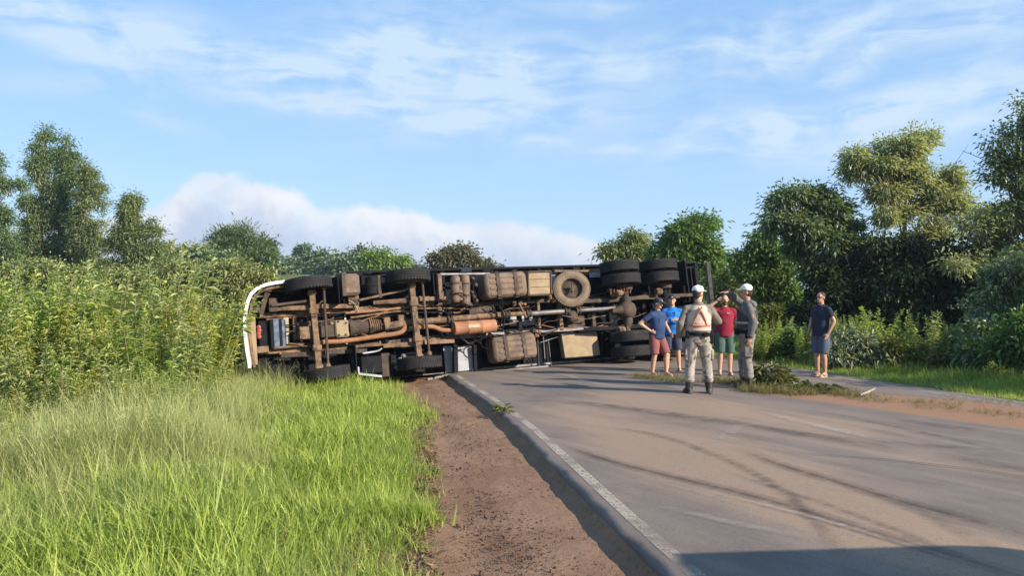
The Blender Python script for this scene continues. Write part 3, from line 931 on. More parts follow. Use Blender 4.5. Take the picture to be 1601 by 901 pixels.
def tree(name, label, Y, ells, base_px, ncl, per, leaf, lm, bark=None, droop=.3, cr=.45, trunk_r=.15, shell=.45, hang=.25,
         cat='tree', group=None, nb=8, plate=.7, stray=.12, limbs=18, fork=True, flat=.75, base=None, parts=True):
    """crown ellipsoids are given where the picture shows them, at distance Y"""
    c0 = at(base_px, HY, Y)
    if base is None: base = Vector((c0.x, Y, gz(c0.x, Y) - .05))
    E = []
    for e in ells:
        dy = e[4] if len(e) > 4 else 0.0
        c = at(e[0], e[1], Y + dy)
        s = (Y + dy) / F
        rx, rz = e[2] * s, e[3] * s
        E.append((np.array(c), np.array([rx, min(rx, rz * 1.4) * .9 if rx > rz else rx, rz])))
    # every crown ellipsoid is broken into boughs, so that the outline is lumpy and sky shows between
    E0 = E; E = []
    for (c, r) in E0:
        for _ in range(nb):
            v = rng.normal(0, 1, 3); v /= np.linalg.norm(v)
            br = np.maximum(r * rng.uniform(.22, .46, 3), r.max() * .15)
            br[2] *= plate
            E.append((c + r * v * rng.uniform(.30, 1.02), br))
    wt = np.array([(r[0] * r[1] * r[2]) ** .55 for _, r in E]); wt /= wt.sum()
    which = rng.choice(len(E), ncl, p=wt)
    u = rng.normal(0, 1, (ncl, 3)); u[:, 2] = np.where(rng.uniform(0, 1, ncl) < .7, np.abs(u[:, 2]), u[:, 2])
    u /= np.linalg.norm(u, axis=1, keepdims=True)
    rad = (shell + (1 - shell) * rng.uniform(0, 1, ncl) ** .6) * np.where(rng.uniform(0, 1, ncl) < stray, rng.uniform(1.1, 1.6, ncl), rng.uniform(.8, 1.15, ncl))
    CC = np.stack([E[k][0] for k in which]) + np.stack([E[k][1] for k in which]) * u * rad[:, None]
    CT = rng.uniform(0, 1, ncl)
    m = ncl * per
    ci = np.repeat(np.arange(ncl), per)
    csz = cr * rng.uniform(.6, 1.35, ncl)
    off = rng.normal(0, 1, (m, 3)) * csz[ci][:, None] * np.array([.5, .5, .5 * flat])
    C = CC[ci] + off
    zg = zground(C[:, 0], C[:, 1]) + .05
    C[:, 2] = np.maximum(C[:, 2], zg)
    D = off / (cr * .5) * .55 + u[ci] * .55 + rng.normal(0, .55, (m, 3))
    D[:, 2] -= hang
    L = leaf[0] * rng.uniform(.6, 1.3, m); Wd = leaf[1] * rng.uniform(.7, 1.25, m)
    V, Fc = leaf_arrays(C, D, L, Wd, droop)
    T = np.clip(.55 * CT[ci] + .45 * rng.uniform(0, 1, m), 0, 1)
    root = empty(name, base)
    V = V - np.array(base)
    f = link('foliage', mesh_np('foliage', V, Fc, {'tint': np.repeat(T, 4)}), LM[lm], root)
    f['kind'] = 'stuff'
    if parts:
        mb = MB()
        topc = max(E0, key=lambda e: e[0][2])[0]
        top = Vector(topc) - base
        pts = limb(mb, (0, 0, 0), top, trunk_r, trunk_r * .3, .08, 9, 8)
        mb.build('trunk', bark or M_BARK, root)
        ks = rng.choice(ncl, min(limbs, ncl), replace=False)
        lb = MB()
        for k in ks:
            q = Vector(CC[k]) - base
            j = min(range(len(pts)), key=lambda i: abs(pts[i].z - q.z * .72) + .15 * (pts[i] - q).length)
            pp = limb(lb, pts[j], q, trunk_r * (.42 if j < 5 else .28), trunk_r * .07, .16, 5, 5)
            if fork:
                for _ in range(2):
                    e = q + Vector((random.gauss(0, cr), random.gauss(0, cr), random.gauss(0, cr * .6)))
                    limb(lb, pp[3], e, trunk_r * .12, trunk_r * .04, .1, 4, 3)
        lb.build('limb', bark or M_BARK, root)['kind'] = 'stuff'
    tag(root, label, cat, group)
    return root

# tall gum trees on the left, behind the weeds
def cone(px, y0, y1, w0, w1, stp=17, k=1.0):
    out = []
    y = y0
    while y < y1:
        f = (y - y0) / (y1 - y0); w = w0 + (w1 - w0) * f ** .8
        n = max(1, int(w / 13 + random.random() * .8))
        for i in range(n):
            r = random.uniform(9, 15) * k * (.8 if f < .1 else 1)
            out.append((px + random.uniform(-1, 1) * max(0, w - r * .6), y + random.uniform(-5, 5), r * .9, r * random.uniform(1.0, 1.6)))
        y += stp * random.uniform(.8, 1.15)
    return out
GUM = (.25, .085)
tree('eucalyptus_tree', 'tallest eucalyptus at left with a pointed crown and drooping branches', 66, cone(67, 212, 435, 13, 58, 16, 1.2), 67, 451, 84, GUM, 'gum', M_BARK_PALE, cr=.62, trunk_r=.25, hang=.05, shell=.3, nb=3, stray=.03, plate=1.0)
tree('eucalyptus_tree', 'slender eucalyptus right against the tallest one on the left', 67, cone(103, 219, 435, 11, 46, 16, 1.2), 104, 378, 84, GUM, 'gum', M_BARK_PALE, cr=.62, trunk_r=.24, hang=.05, shell=.3, nb=3, stray=.03, plate=1.0)
tree('eucalyptus_tree', 'lower eucalyptus leaning off the right side of the tall left clump', 64, cone(136, 260, 435, 10, 38, 16, 1.15) + [(158, 322, 8, 9)], 138, 273, 84, GUM, 'gum2', M_BARK_PALE, cr=.58, trunk_r=.22, hang=.05, shell=.3, nb=3, stray=.03, plate=1.0)
tree('eucalyptus_tree', 'eucalyptus cut by the left edge of the photo', 62, cone(-10, 242, 435, 14, 48, 16, 1.2) + [(24, 288, 14, 9), (14, 340, 14, 12)], -8, 336, 84, GUM, 'gum', M_BARK_PALE, cr=.62, trunk_r=.25, hang=.05, shell=.3, nb=3, stray=.03, plate=1.0)
tree('eucalyptus_tree', 'separate broad eucalyptus with a domed brownish top, right of the tall clump', 58, cone(210, 316, 438, 18, 62, 15, 1.2), 207, 378, 84, GUM, 'gum2', M_BARK_PALE, cr=.58, trunk_r=.22, hang=.05, shell=.3, nb=3, stray=.03, plate=1.0)
# middle distance, left of the truck
tree('broad_tree', 'olive green rounded tree between the domed eucalyptus and the pine', 80, [(270, 398, 34, 22), (255, 412, 30, 20), (300, 404, 26, 16)], 272, 150, 40, (.5, .26), 'olive', cr=1.0, trunk_r=.25)
tree('broad_tree', 'low dark green tree in front left of the pine', 64, [(318, 408, 30, 15), (300, 420, 30, 16), (340, 420, 32, 18)], 318, 130, 40, (.42, .22), 'far', cr=.8, trunk_r=.2)
tree('pine_tree', 'broad round topped pine rising behind the nose of the truck', 84, [(368, 370, 24, 12), (352, 380, 22, 12), (384, 384, 28, 14), (372, 398, 40, 16), (392, 412, 36, 18)], 372, 240, 46, (.55, .13), 'pine', cr=1.1, trunk_r=.28, hang=-.1, droop=.05)
tree('pine_tree', 'narrow pointed pine beside the broad round topped pine', 96, [(418, 384, 6, 10), (419, 398, 9, 12), (421, 414, 12, 16)], 419, 80, 40, (.5, .12), 'pine', cr=.7, trunk_r=.2, hang=.1)
tree('broad_tree', 'pale brownish shrubby tree just above the white cab edge', 40, [(365, 425, 36, 20), (395, 432, 30, 16), (340, 434, 30, 14), (420, 436, 26, 12), (370, 455, 46, 24), (340, 465, 40, 22), (390, 470, 30, 22)], 368, 200, 44, (.26, .10), 'olive', cr=.5, trunk_r=.12)
for (px, py, a_, b_, lb) in ((40, 432, 60, 18, 'low bushy tree under the left edge eucalyptus'), (130, 436, 50, 16, 'low bushy tree under the leaning eucalyptus'), (215, 437, 40, 16, 'low bushy tree under the domed eucalyptus'), (285, 428, 44, 16, 'low bushy tree left of the dark green one')):
    tree('low_tree', lb, 48, [(px, py, a_, b_), (px - a_ * .5, py + 10, a_ * .6, b_)], px, 130, 44, (.26, .12), 'olive', cr=.6, trunk_r=.12, limbs=8)
# far tree line behind the front axles
tree('araucaria_tree', 'thin far conifer with a tiered top standing above the far tree line', 150, [(473, 390, 6, 5), (472, 398, 9, 4), (473, 407, 6, 5), (473, 416, 5, 8)], 473, 60, 36, (.8, .25), 'far', cr=.8, trunk_r=.25, hang=0)
FT = [(448, 420, 20, 14, 'leftmost tree of the far tree line, next to the white pole'), (497, 415, 24, 14, 'round tree of the far tree line right of the thin conifer'), (528, 418, 20, 12, 'low tree of the far tree line over the front mudguard'),
      (548, 419, 18, 11, 'low tree of the far tree line over the brown air tank'), (566, 411, 15, 15, 'darker domed tree of the far tree line beside the light green tree'), (508, 424, 40, 10, 'wide low tree at the foot of the far tree line'), (640, 424, 22, 9, 'low tree of the far line between the tyre and the brownish tree')]
for (px, py, a, b_, lb) in FT:
    tree('far_tree', lb, 140 + random.uniform(-10, 10), [(px, py, a, b_), (px + a * .3, py + 8, a, b_ * .8), (px - a * .35, py + 7, a * .8, b_ * .8)], px, 90, 36, (.9, .5), 'far', cr=1.5, trunk_r=.3, hang=.1, group='far tree line', fork=False, limbs=6)
tree('round_tree', 'light green round tree above the second axle of the truck', 92, [(598, 403, 17, 10), (592, 413, 15, 12), (610, 414, 10, 12), (600, 424, 14, 8)], 598, 110, 40, (.55, .3), 'bright', cr=.9, trunk_r=.2)
tree('round_tree', 'small light green ball shaped tree above the second tyre', 92, [(628, 411, 10, 9), (628, 422, 6, 10)], 628, 60, 40, (.5, .26), 'bright', cr=.7, trunk_r=.15)
tree('round_tree', 'brownish green dome shaped tree above the middle of the truck', 58, [(710, 404, 24, 17), (700, 414, 22, 15), (725, 414, 25, 13), (755, 421, 26, 9), (690, 423, 14, 8)], 712, 260, 46, (.30, .16), 'brown', cr=.7, trunk_r=.25, hang=.1)
# behind the rear of the truck
tree('leafy_tree', 'pale olive tree over the upper rear tyres', 46, [(990, 380, 18, 13), (978, 392, 32, 10), (962, 402, 20, 10), (995, 402, 28, 12), (975, 420, 34, 14)], 982, 210, 46, (.28, .10), 'olive', cr=.55, trunk_r=.18, hang=.35)
tree('leafy_tree', 'glossy green tree with a bulging crown behind the tail of the truck', 36, [(1088, 356, 34, 16), (1060, 370, 26, 22), (1050, 392, 22, 20), (1080, 392, 34, 26), (1100, 410, 28, 30), (1070, 425, 44, 24), (1106, 445, 26, 26)], 1082, 400, 54, (.24, .10), 'green', cr=.45, trunk_r=.18, hang=.35)
tree('leafy_tree', 'tangled olive tree behind the red shirted man and officers', 33, [(1150, 432, 28, 24), (1130, 455, 30, 30), (1170, 462, 34, 36), (1150, 500, 50, 40), (1200, 500, 36, 40)], 1150, 300, 54, (.22, .09), 'olive', cr=.4, trunk_r=.12, hang=.2, shell=.3)
tree('leafy_tree', 'green tree with an airy crown left of the big tree cluster', 30, [(1196, 385, 22, 18), (1180, 410, 26, 22), (1212, 415, 30, 26), (1190, 440, 36, 26), (1218, 455, 30, 26)], 1200, 250, 54, (.20, .09), 'green', M_BARK_PALE, cr=.38, trunk_r=.10, hang=.3)
# the big cluster on the right
tree('tall_tree', 'tallest pale leaved tree of the right cluster with an open rounded crown', 25,
     [(1412, 228, 62, 26), (1370, 262, 58, 26), (1440, 268, 62, 36), (1480, 285, 36, 32), (1345, 245, 28, 16), (1400, 300, 58, 26), (1462, 322, 50, 26), (1400, 345, 44, 22), (1330, 270, 26, 10), (1480, 360, 38, 22)], 1408,
     470, 62, (.16, .050), 'silver', M_BARK_PALE, cr=.34, trunk_r=.12, hang=.25, nb=5, droop=.3, limbs=44, shell=.2)
tree('tall_tree', 'dark broad leaved tree forming the left shoulder of the right cluster', 25.5,
     [(1222, 318, 22, 14), (1208, 350, 28, 18), (1262, 308, 36, 18), (1300, 318, 34, 22), (1250, 345, 50, 24), (1310, 350, 50, 26), (1270, 385, 52, 26), (1335, 395, 48, 30), (1300, 425, 54, 24)], 1300,
     430, 60, (.19, .070), 'silverdark', M_BARK, cr=.34, trunk_r=.12, hang=.3, nb=5, limbs=38, shell=.2)
tree('tall_tree', 'pale yellowish tree at the right of the cluster under the dark branch', 23,
     [(1540, 330, 46, 26), (1580, 350, 46, 32), (1530, 365, 40, 22), (1600, 390, 56, 36), (1560, 410, 54, 34), (1520, 420, 40, 26), (1640, 360, 60, 50)], 1560, 420, 60, (.155, .050), 'silver', M_BARK_PALE, cr=.34, trunk_r=.10, hang=.2, nb=5, shell=.2)
tree('tall_tree', 'dark green tree reaching in from the right edge with bare twigs at its tip', 19,
     [(1572, 208, 26, 14), (1600, 185, 22, 26), (1545, 232, 26, 14), (1590, 245, 40, 26), (1562, 272, 34, 14), (1600, 300, 40, 26), (1640, 230, 60, 70), (1580, 325, 30, 12), (1640, 330, 60, 50), (1700, 280, 80, 80)], 1660, 300, 44, (.12, .055), 'silverdark', M_BARK, cr=.30, trunk_r=.13, hang=.2, limbs=60, shell=.2)
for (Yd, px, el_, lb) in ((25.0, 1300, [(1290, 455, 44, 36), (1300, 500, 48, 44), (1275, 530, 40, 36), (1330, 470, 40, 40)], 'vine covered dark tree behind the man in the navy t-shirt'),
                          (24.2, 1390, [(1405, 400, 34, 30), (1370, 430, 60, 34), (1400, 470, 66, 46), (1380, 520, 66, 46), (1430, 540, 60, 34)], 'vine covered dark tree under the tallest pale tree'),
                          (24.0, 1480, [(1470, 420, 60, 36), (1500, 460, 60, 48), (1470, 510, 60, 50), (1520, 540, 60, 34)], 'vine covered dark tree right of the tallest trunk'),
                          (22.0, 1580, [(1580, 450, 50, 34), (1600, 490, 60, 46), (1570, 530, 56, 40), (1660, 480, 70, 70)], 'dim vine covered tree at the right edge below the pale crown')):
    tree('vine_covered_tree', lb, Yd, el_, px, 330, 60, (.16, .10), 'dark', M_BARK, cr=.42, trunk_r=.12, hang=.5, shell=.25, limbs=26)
# trees standing outside the picture on the right: their shade lies on the verge
for (x, y, h) in ((15.8, 15.0, 4.6), (14.6, 11.4, 4.2)):
    px = CX + F * x / y
    k = F / y
    tree('leafy_tree', 'dark verge tree standing %s the right edge of the photo' % ('close beyond' if h < 4.4 else 'farther beyond'), y,
         [(px, HY - (h - 2.6) * k, 1.5 * k, 1.0 * k), (px - .8 * k, HY - (h - 3.5) * k, 1.1 * k, .9 * k), (px + .7 * k, HY - (h - 3.6) * k, 1.2 * k, 1.0 * k)], px, 130, 50, (.2, .1), 'silverdark', cr=.5, trunk_r=.14, hang=.4, limbs=12)

# shrubs at the foot of the right trees
SH = [(18.2, 1315, [(1300, 545, 26, 22), (1335, 540, 30, 24), (1365, 548, 24, 20), (1325, 560, 40, 14)], 'white', 'pale leaved shrub right of the man in the navy t-shirt', (.15, .05)),
      (18, 1400, [(1395, 552, 24, 18), (1425, 558, 24, 16)], 'yellow', 'small yellowish shrub beside the pale leaved shrub', (.13, .05)),
      (18.0, 1460, [(1450, 558, 26, 12), (1488, 548, 22, 26)], 'olive', 'low green shrub below the dark vine trees', (.15, .06)),
      (17.0, 1535, [(1520, 556, 24, 16), (1555, 548, 26, 30)], 'silverdark', 'taller green shrub near the right end of the verge', (.15, .06)),
      (15.8, 1592, [(1585, 545, 24, 34), (1610, 540, 30, 40)], 'green', 'green shrub cut by the right edge above the verge', (.14, .06)),
      (25, 1225, [(1212, 490, 32, 12), (1235, 500, 24, 14), (1200, 508, 26, 16)], 'yellow', 'yellowish bush behind the shoulder of the officer in the jacket', (.16, .05)),
      (20.5, 1235, [(1220, 545, 30, 22), (1250, 540, 30, 24), (1200, 550, 24, 18)], 'green', 'green bush between the officer in the jacket and the navy t-shirt man', (.15, .06)),
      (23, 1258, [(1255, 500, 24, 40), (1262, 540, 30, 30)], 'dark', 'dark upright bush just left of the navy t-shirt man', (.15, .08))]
for (Yd, px, el_, lm, lb, lf) in SH:
    tree('shrub', lb, Yd, el_, px, 130, 36, lf, lm, cr=.24, trunk_r=.03, hang=.0, cat='shrub', shell=.1, nb=5, limbs=14, fork=False)

# leafy weeds on the left: a thicket of tall stalks
def weed_meshes(n_st, hgt, ll=1.0, lw=.30, dens=46):
    mb = MB(); C, D, L, T = [], [], [], []
    for s in range(n_st):
        a = rng.uniform(0, 2 * PI); r = rng.uniform(0, .30)
        p = Vector((r * math.cos(a), r * math.sin(a), -.05))
        H = hgt * rng.uniform(.55, 1.05)
        ln = rng.normal(0, .13, 2) + np.array([math.cos(a), math.sin(a)]) * .16
        pts = [p + Vector((ln[0] * (k / 6) ** 1.4 * H, ln[1] * (k / 6) ** 1.4 * H, H * k / 6)) for k in range(7)]
        mb.tube(pts, [.014 - .010 * k / 6 for k in range(7)], 5)
        nl = int(dens * H / 2.2)
        st = rng.uniform(.0, .6)
        for k in range(nl):
            f = .22 + .78 * ((k + rng.uniform()) / nl) ** .8
            i = min(5, int(f * 6)); q = pts[i].lerp(pts[i + 1], f * 6 - i)
            g = k * 2.4 + rng.normal(0, .4)
            up = .25 + 1.3 * max(0, f - .8) / .2 * .7 + rng.normal(0, .25)
            C.append(q); D.append((math.cos(g), math.sin(g), up))
            L.append(ll * (.25 if f < .85 else .18) * rng.uniform(.65, 1.25)); T.append(np.clip(st + .25 * f + rng.normal(0, .18), 0, 1))
    C, D, L = np.array(C), np.array(D), np.array(L)
    V, Fc = leaf_arrays(C, D, L, L * lw, .32, .2)
    return mb.mesh('stalk'), mesh_np('foliage', V, Fc, {'tint': np.repeat(T, 4)})
M_STALK = pmat('weed_stalk', (.16, .17, .06), (.20, .16, .08), 10, .7)
WP = [weed_meshes(*k) for k in ((11, 2.3, .85, .27, 54), (10, 2.2, .8, .25, 58), (12, 2.4, .85, .26, 60), (8, 2.0, .9, .26, 52), (10, 2.1, .7, .24, 74), (8, 1.8, .85, .24, 56), (12, 1.9, .55, .20, 90), (7, 2.5, .9, .22, 50))]
for k, (st, fo) in enumerate(WP):
    st.materials.append(M_STALK); fo.materials.append(LM[('weed', 'weed', 'weedpale', 'weedyellow', 'weed', 'weedpale', 'weedyellow', 'weedpale')[k]])
WH = (2.3, 2.2, 2.4, 2.0, 2.1, 1.8, 1.9, 2.5)
WL = ('broad leaved', 'broad leaved', 'pale feathery', 'yellowish upright', 'small leaved', 'pale short', 'yellowish fine leaved', 'pale narrow leaved')
def weed(x, y, s, i):
    r = empty('leafy_weed', (x, y, gz(x, y)), random.uniform(0, 6.28))
    r.scale = (s * random.uniform(.9, 1.2),) * 2 + (s,)
    f = link('foliage', WP[i][1], None, r); f['kind'] = 'stuff'
    link('stalk', WP[i][0], None, r)
    tag(r, 'tall %s weed in the thicket left of the overturned truck' % WL[i], 'weed', 'tall %s weeds left of the truck' % WL[i])
for (Yr, px0, px1, n, top) in ((17.6, -20, 366, 22, 2.6), (15.8, -30, 350, 23, 2.50), (14.4, -40, 335, 19, 2.35), (13.2, -50, 316, 14, 1.85), (12.0, -60, 290, 11, 1.45), (10.9, -70, 270, 8, 1.05), (9.6, -70, 230, 5, .75), (12.6, 240, 352, 7, 1.35), (16.0, -420, -30, 12, 2.4), (13.0, -420, -50, 9, 2.1), (10.5, -420, -70, 7, 1.5)):
    for k in range(n):
        px = px0 + (px1 - px0) * (k + .5 + random.uniform(-.35, .35)) / n
        y = Yr + random.uniform(-.6, .6)
        x = (px - CX) / F * y
        i = random.randrange(8)
        base_h = WH[i]
        s = (top + .30 * wob(px / 45., y * 1.3)) * (1 - .30 * float(sst(290, 372, px))) / base_h * random.uniform(.62, 1.10)
        weed(x, y, s, i)

# the same sort of weeds, low, at the foot of the right trees
for k in range(26):
    px = 1190 + 430 * (k + random.uniform(-.3, .3)) / 26
    y = 20.2 - 3.6 * (px - 1190) / 430 + random.uniform(-.5, .9)
    i = random.choice((0, 1, 2, 4, 7))
    x = (px - CX) / F * y
    r = empty('verge_weed', (x, y, gz(x, y)), random.uniform(0, 6.28))
    r.scale = (random.uniform(.35, .62),) * 3
    f = link('foliage', WP[i][1], None, r); f['kind'] = 'stuff'
    link('stalk', WP[i][0], None, r)
    tag(r, 'low leafy weed at the foot of the dark trees along the right verge', 'weed', 'low weeds along the right verge')
tree('vine_tangle', 'curtain of hanging leaves over the verge at the far right', 18, [(1575, 440, 40, 40), (1600, 490, 40, 50), (1560, 500, 34, 40), (1590, 545, 40, 30), (1640, 480, 50, 70)], 1600, 240, 50, (.15, .06), 'silverdark', cr=.3, trunk_r=.06, hang=.6, cat='vines', limbs=16, shell=.2)

# small tuft on the road edge, a stick and a leafy bundle on the road, fallen leaves
def leaf_pile(name, label, cat, px, py, n, rad, h, lm, leaf=(.22, .06)):
    p = rp(px, py)
    r = empty(name, (p.x, p.y, float(zroad(p.x, p.y))))
    a = rng.uniform(0, 2 * PI, n); q = rad * np.sqrt(rng.uniform(0, 1, n))
    C = np.stack([q * np.cos(a), q * np.sin(a) * .6, np.zeros(n)], -1)
    C[:, 2] = .015 + rng.uniform(0, 1, n) * h * np.clip(1 - (q / rad) ** 2, .1, 1)
    D = np.stack([np.cos(a) + rng.normal(0, .6, n), np.sin(a) + rng.normal(0, .6, n), rng.normal(.35, .4, n)], -1)
    V, Fc = leaf_arrays(C, D, leaf[0] * rng.uniform(.6, 1.3, n), leaf[1] * rng.uniform(.7, 1.3, n), .35)
    V[:, 2] = np.maximum(V[:, 2], .012)
    f = link('foliage', mesh_np('foliage', V, Fc, {'tint': np.repeat(rng.uniform(0, 1, n), 4)}), LM[lm], r); f['kind'] = 'stuff'
    mb = MB()
    for _ in range(7):
        g = random.uniform(0, 6.28)
        limb(mb, (0, 0, .03), (math.cos(g) * rad * .8, math.sin(g) * rad * .5, h * random.uniform(.2, .8)), .012, .005, .15, 5, 4)
    mb.build('twig', M_BARK, r)['kind'] = 'stuff'
    tag(r, label, cat)
leaf_pile('cut_branch', 'heap of cut leafy branches beside the boots of the officer in the jacket', 'branches', 1205, 607, 560, .44, .44, 'debris')
leaf_pile('cut_branch', 'flat wilted leafy branch on the road at the right of the heap', 'branches', 1270, 612, 220, .45, .12, 'debris')
leaf_pile('grass_tuft', 'dry grass tuft caught on the broken road edge', 'grass tuft', 787, 646, 60, .10, .12, 'yellow', (.14, .012))
p = rp(1345, 622); q = rp(1368, 617)
mb = MB(); limb(mb, (0, 0, .04), (q.x - p.x, q.y - p.y, .10), .02, .014, .06, 7, 5)
o = mb.build('broken_branch', pmat('bare_wood', (.36, .29, .21), (.26, .2, .14), 12, .7)); o.location = (p.x, p.y, float(zroad(p.x, p.y)))
tag(o, 'short bare pale stick lying at the end of the debris', 'stick')
# pole far behind, left of the pine line
c = at(432, 432, 120)
mb = MB(); mb.tube([(0, 0, -3), (0, 0, 3.6)], [.16, .12], 8)
o = mb.build('utility_pole', pmat('pale_concrete', (.62, .60, .55), None, 3, .8)); o.location = (c.x, 120, c.z + .2)
o.location.z = gz(c.x, 120) ; o.scale = (1, 1, (at(432, 405, 120).z - gz(c.x, 120)) / 3.6)
tag(o, 'white pole standing in front of the far tree line', 'pole')
# leaning dark post behind the people
a, b_ = at(1121, 500, 24), at(1106, 411, 24.6)
mb = MB(); mb.bar(Vector((0, 0, gz(a.x, 24) - a.z - .1)), b_ - a, .16, .12, (0, 1, 0), .01)
o = mb.build('leaning_post', pmat('dark_weathered_wood', (.05, .042, .036), (.08, .07, .06), 8, .85, .5)); o.location = a
tag(o, 'dark post leaning left behind the officer seen from the back', 'post')

# ================================================================== THE OVERTURNED TRUCK
# its own axes as it lies: x from nose to tail, y away from the viewer (the truck's up), z up (the truck's left side)
YAW, TILT, ROLL = R(24.1), R(2.2), R(8)
TM = Matrix.Rotation(YAW, 3, 'Z') @ Matrix.Rotation(-TILT, 3, 'Y') @ Matrix.Rotation(-ROLL, 3, 'X')
_anchor = at(650, 500, 17.4)
T0 = _anchor - TM @ Vector((3.73, .62, 0))
truck = empty('overturned_truck', T0)
truck.rotation_euler = TM.to_euler()
tag(truck, 'long flatbed truck overturned on its side across the road, muddy underside facing the viewer', 'truck')
TI = TM.inverted()
def q(px, py, h):
    """a point of the truck seen at a pixel, h above the truck's own ground plane"""
    d = TI @ ray(px, py); o = TI @ (CAM - T0)
    k = (h - o.y) / d.y
    return o + d * k

DUST = (.30, .20, .125)
M_BLACK = pmat('black_chassis_paint', (.007, .007, .009), (.014, .014, .017), 5, .75, .15, c3=(.05, .036, .027), c3scale=2.2, c3lo=.58, c3hi=.85, spec=.1)
M_UNDER = pmat('bed_underside', (.006, .007, .010), (.012, .013, .018), 3, .8, .1, c3=(.04, .03, .024), c3scale=1.3, c3lo=.6, c3hi=.9, spec=.08)
M_MUD = pmat('muddy_steel', (0.205, 0.128, 0.074), (0.105, 0.062, 0.038), 7, .85, .6, c3=(0.032, 0.021, 0.016), c3scale=4.5, c3lo=.50, c3hi=.66)
M_MUDDARK = pmat('dark_muddy_steel', (0.075, 0.048, 0.032), (0.036, 0.025, 0.019), 6, .8, .5, c3=(0.19, 0.122, 0.0748), c3scale=3, c3lo=.55, c3hi=.75)
M_RUST = pmat('rusty_steel', (0.286, 0.136, 0.068), (0.204, 0.0918, 0.0442), 6, .75, .3, c3=(0.109, 0.0544, 0.034), c3scale=5, c3lo=.58, c3hi=.74)
M_RUST2 = pmat('rusty_muffler', (0.34, 0.15, 0.0748), (0.245, 0.109, 0.0544), 4, .7, .2, c3=(0.136, 0.0612, 0.034), c3scale=3, c3lo=.56, c3hi=.78)
M_TANK = pmat('muddy_tank', (0.16, 0.109, 0.0714), (0.102, 0.068, 0.0476), 4, .75, .3, c3=(0.238, 0.17, 0.116), c3scale=6, c3lo=.58, c3hi=.72)
M_TAN = pmat('dusty_tan_panel', (0.272, 0.204, 0.119), (0.224, 0.16, 0.0918), 4, .75, .15, c3=(0.15, 0.102, 0.0612), c3scale=5, c3lo=.62, c3hi=.75)
M_GREY = pmat('scuffed_grey_steel', (0.177, 0.17, 0.17), (0.109, 0.102, 0.102), 6, .55, .15, metal=.3, c3=(0.17, 0.122, 0.0816), c3scale=4, c3lo=.5, c3hi=.7)
M_LIGHT = pmat('pale_floor_panel', (0.34, 0.347, 0.367), (0.258, 0.258, 0.272), 3, .6, .1, c3=(0.15, 0.116, 0.0884), c3scale=4, c3lo=.56, c3hi=.74)
M_WHITE = pmat('white_cab_paint', (.82, .81, .77), (.76, .74, .69), 4, .35, .0, c3=(.45, .33, .22), c3scale=2.5, c3lo=.62, c3hi=.85)
M_RUBBER = pmat('tyre_rubber', (.014, .014, .016), (.024, .023, .023), 8, .8, .3, c3=(.055, .044, .036), c3scale=3, c3lo=.52, c3hi=.8, spec=.25)
M_TYREDUST = pmat('dusty_tyre_side', (0.204, 0.153, 0.102), (0.163, 0.116, 0.0748), 6, .9, .3, c3=(0.0816, 0.0612, 0.0476), c3scale=5, c3lo=.6, c3hi=.74)
M_BLUE = pmat('radiator_blue', (.05, .07, .11), (.10, .13, .18), 9, .4, .1, metal=.3)
M_CREAM = pmat('cream_bracket', (0.354, 0.306, 0.204), (0.272, 0.224, 0.143), 6, .7, .2)
M_RED = pmat('red_fitting', (0.306, 0.0476, 0.0306), (0.238, 0.0408, 0.0272), 5, .5)
M_WOOD = pmat('grey_side_boards', (0.136, 0.109, 0.0816), (0.0884, 0.068, 0.051), 5, .8, .3, stretch=(.3, 1, 1))
M_GLASS = pmat('dark_cab_glass', (.02, .025, .03), None, 3, .08)

def put(name, mat, mb, parent=truck, label=None, smooth=35):
    o = mb.build(name, mat, parent, smooth)
    if label: o['label'] = label
    return o
def beam(name, mat, a, b, w, t, label=None, bev=.006, parent=truck):
    return put(name, mat, MB().bar(a, b, w, t, (0, 0, 1) if abs((Vector(b) - Vector(a)).normalized().z) < .8 else (0, 1, 0), bev), parent, label)
def pipe(name, mat, pts, r, label=None, n=10, parent=truck, fillet=True):
    P = [Vector(p) for p in pts]
    if fillet and len(P) > 2:
        for _ in range(2):
            Q = [P[0]]
            for a, b in zip(P[:-1], P[1:]):
                Q += [a.lerp(b, .25), a.lerp(b, .75)]
            P = Q + [P[-1]]
    return put(name, mat, MB().tube(P, r, n), parent, label, 60)
def plate(name, mat, px0, py0, px1, py1, h0, h1, label=None, bev=.012, parent=truck, mb=None):
    """box whose near face covers a pixel rectangle, from h0 (near) to h1 (away)"""
    a, b = q(px0, py1, h0), q(px1, py0, h0)
    m = (mb or MB()).box(((a.x + b.x) / 2, (h0 + h1) / 2, (a.z + b.z) / 2), (abs(b.x - a.x), h1 - h0, abs(b.z - a.z)), bev)
    return put(name, mat, m, parent, label) if mb is None else m

# ---- body: cab, bed, boards (mostly behind what is seen)
lb0 = q(548, 500, 1.3).x; lb1 = q(1087, 440, 1.3).x
ZT = 1.25
put('bed_floor', M_UNDER, MB().box(((lb0 + lb1) / 2, 1.36, 0), (lb1 - lb0, .06, 2 * ZT), .008))
n = 15
for k in range(n):
    x = lb0 + (lb1 - lb0) * (k + .5) / n
    put('cross_member', M_BLACK, MB().box((x, 1.275, 0), (.07, .105, 2 * ZT - .12), .008))
for s in (1, -1):
    put('side_rail', M_GREY if s < 0 else M_BLACK, MB().box(((lb0 + lb1) / 2, 1.29, s * (ZT - .022)), (lb1 - lb0 + .04, .13, .06), .01))
    for j in range(4):
        put('side_board', M_WOOD, MB().box(((lb0 + lb1) / 2, 1.52 + j * .24, s * (ZT - .03)), (lb1 - lb0, .225, .035), .006))
    for k in range(7):
        put('board_post', M_BLACK, MB().box((lb0 + .04 + (lb1 - lb0 - .08) * k / 6, 1.86, s * (ZT - .075)), (.07, .98, .05), .006))
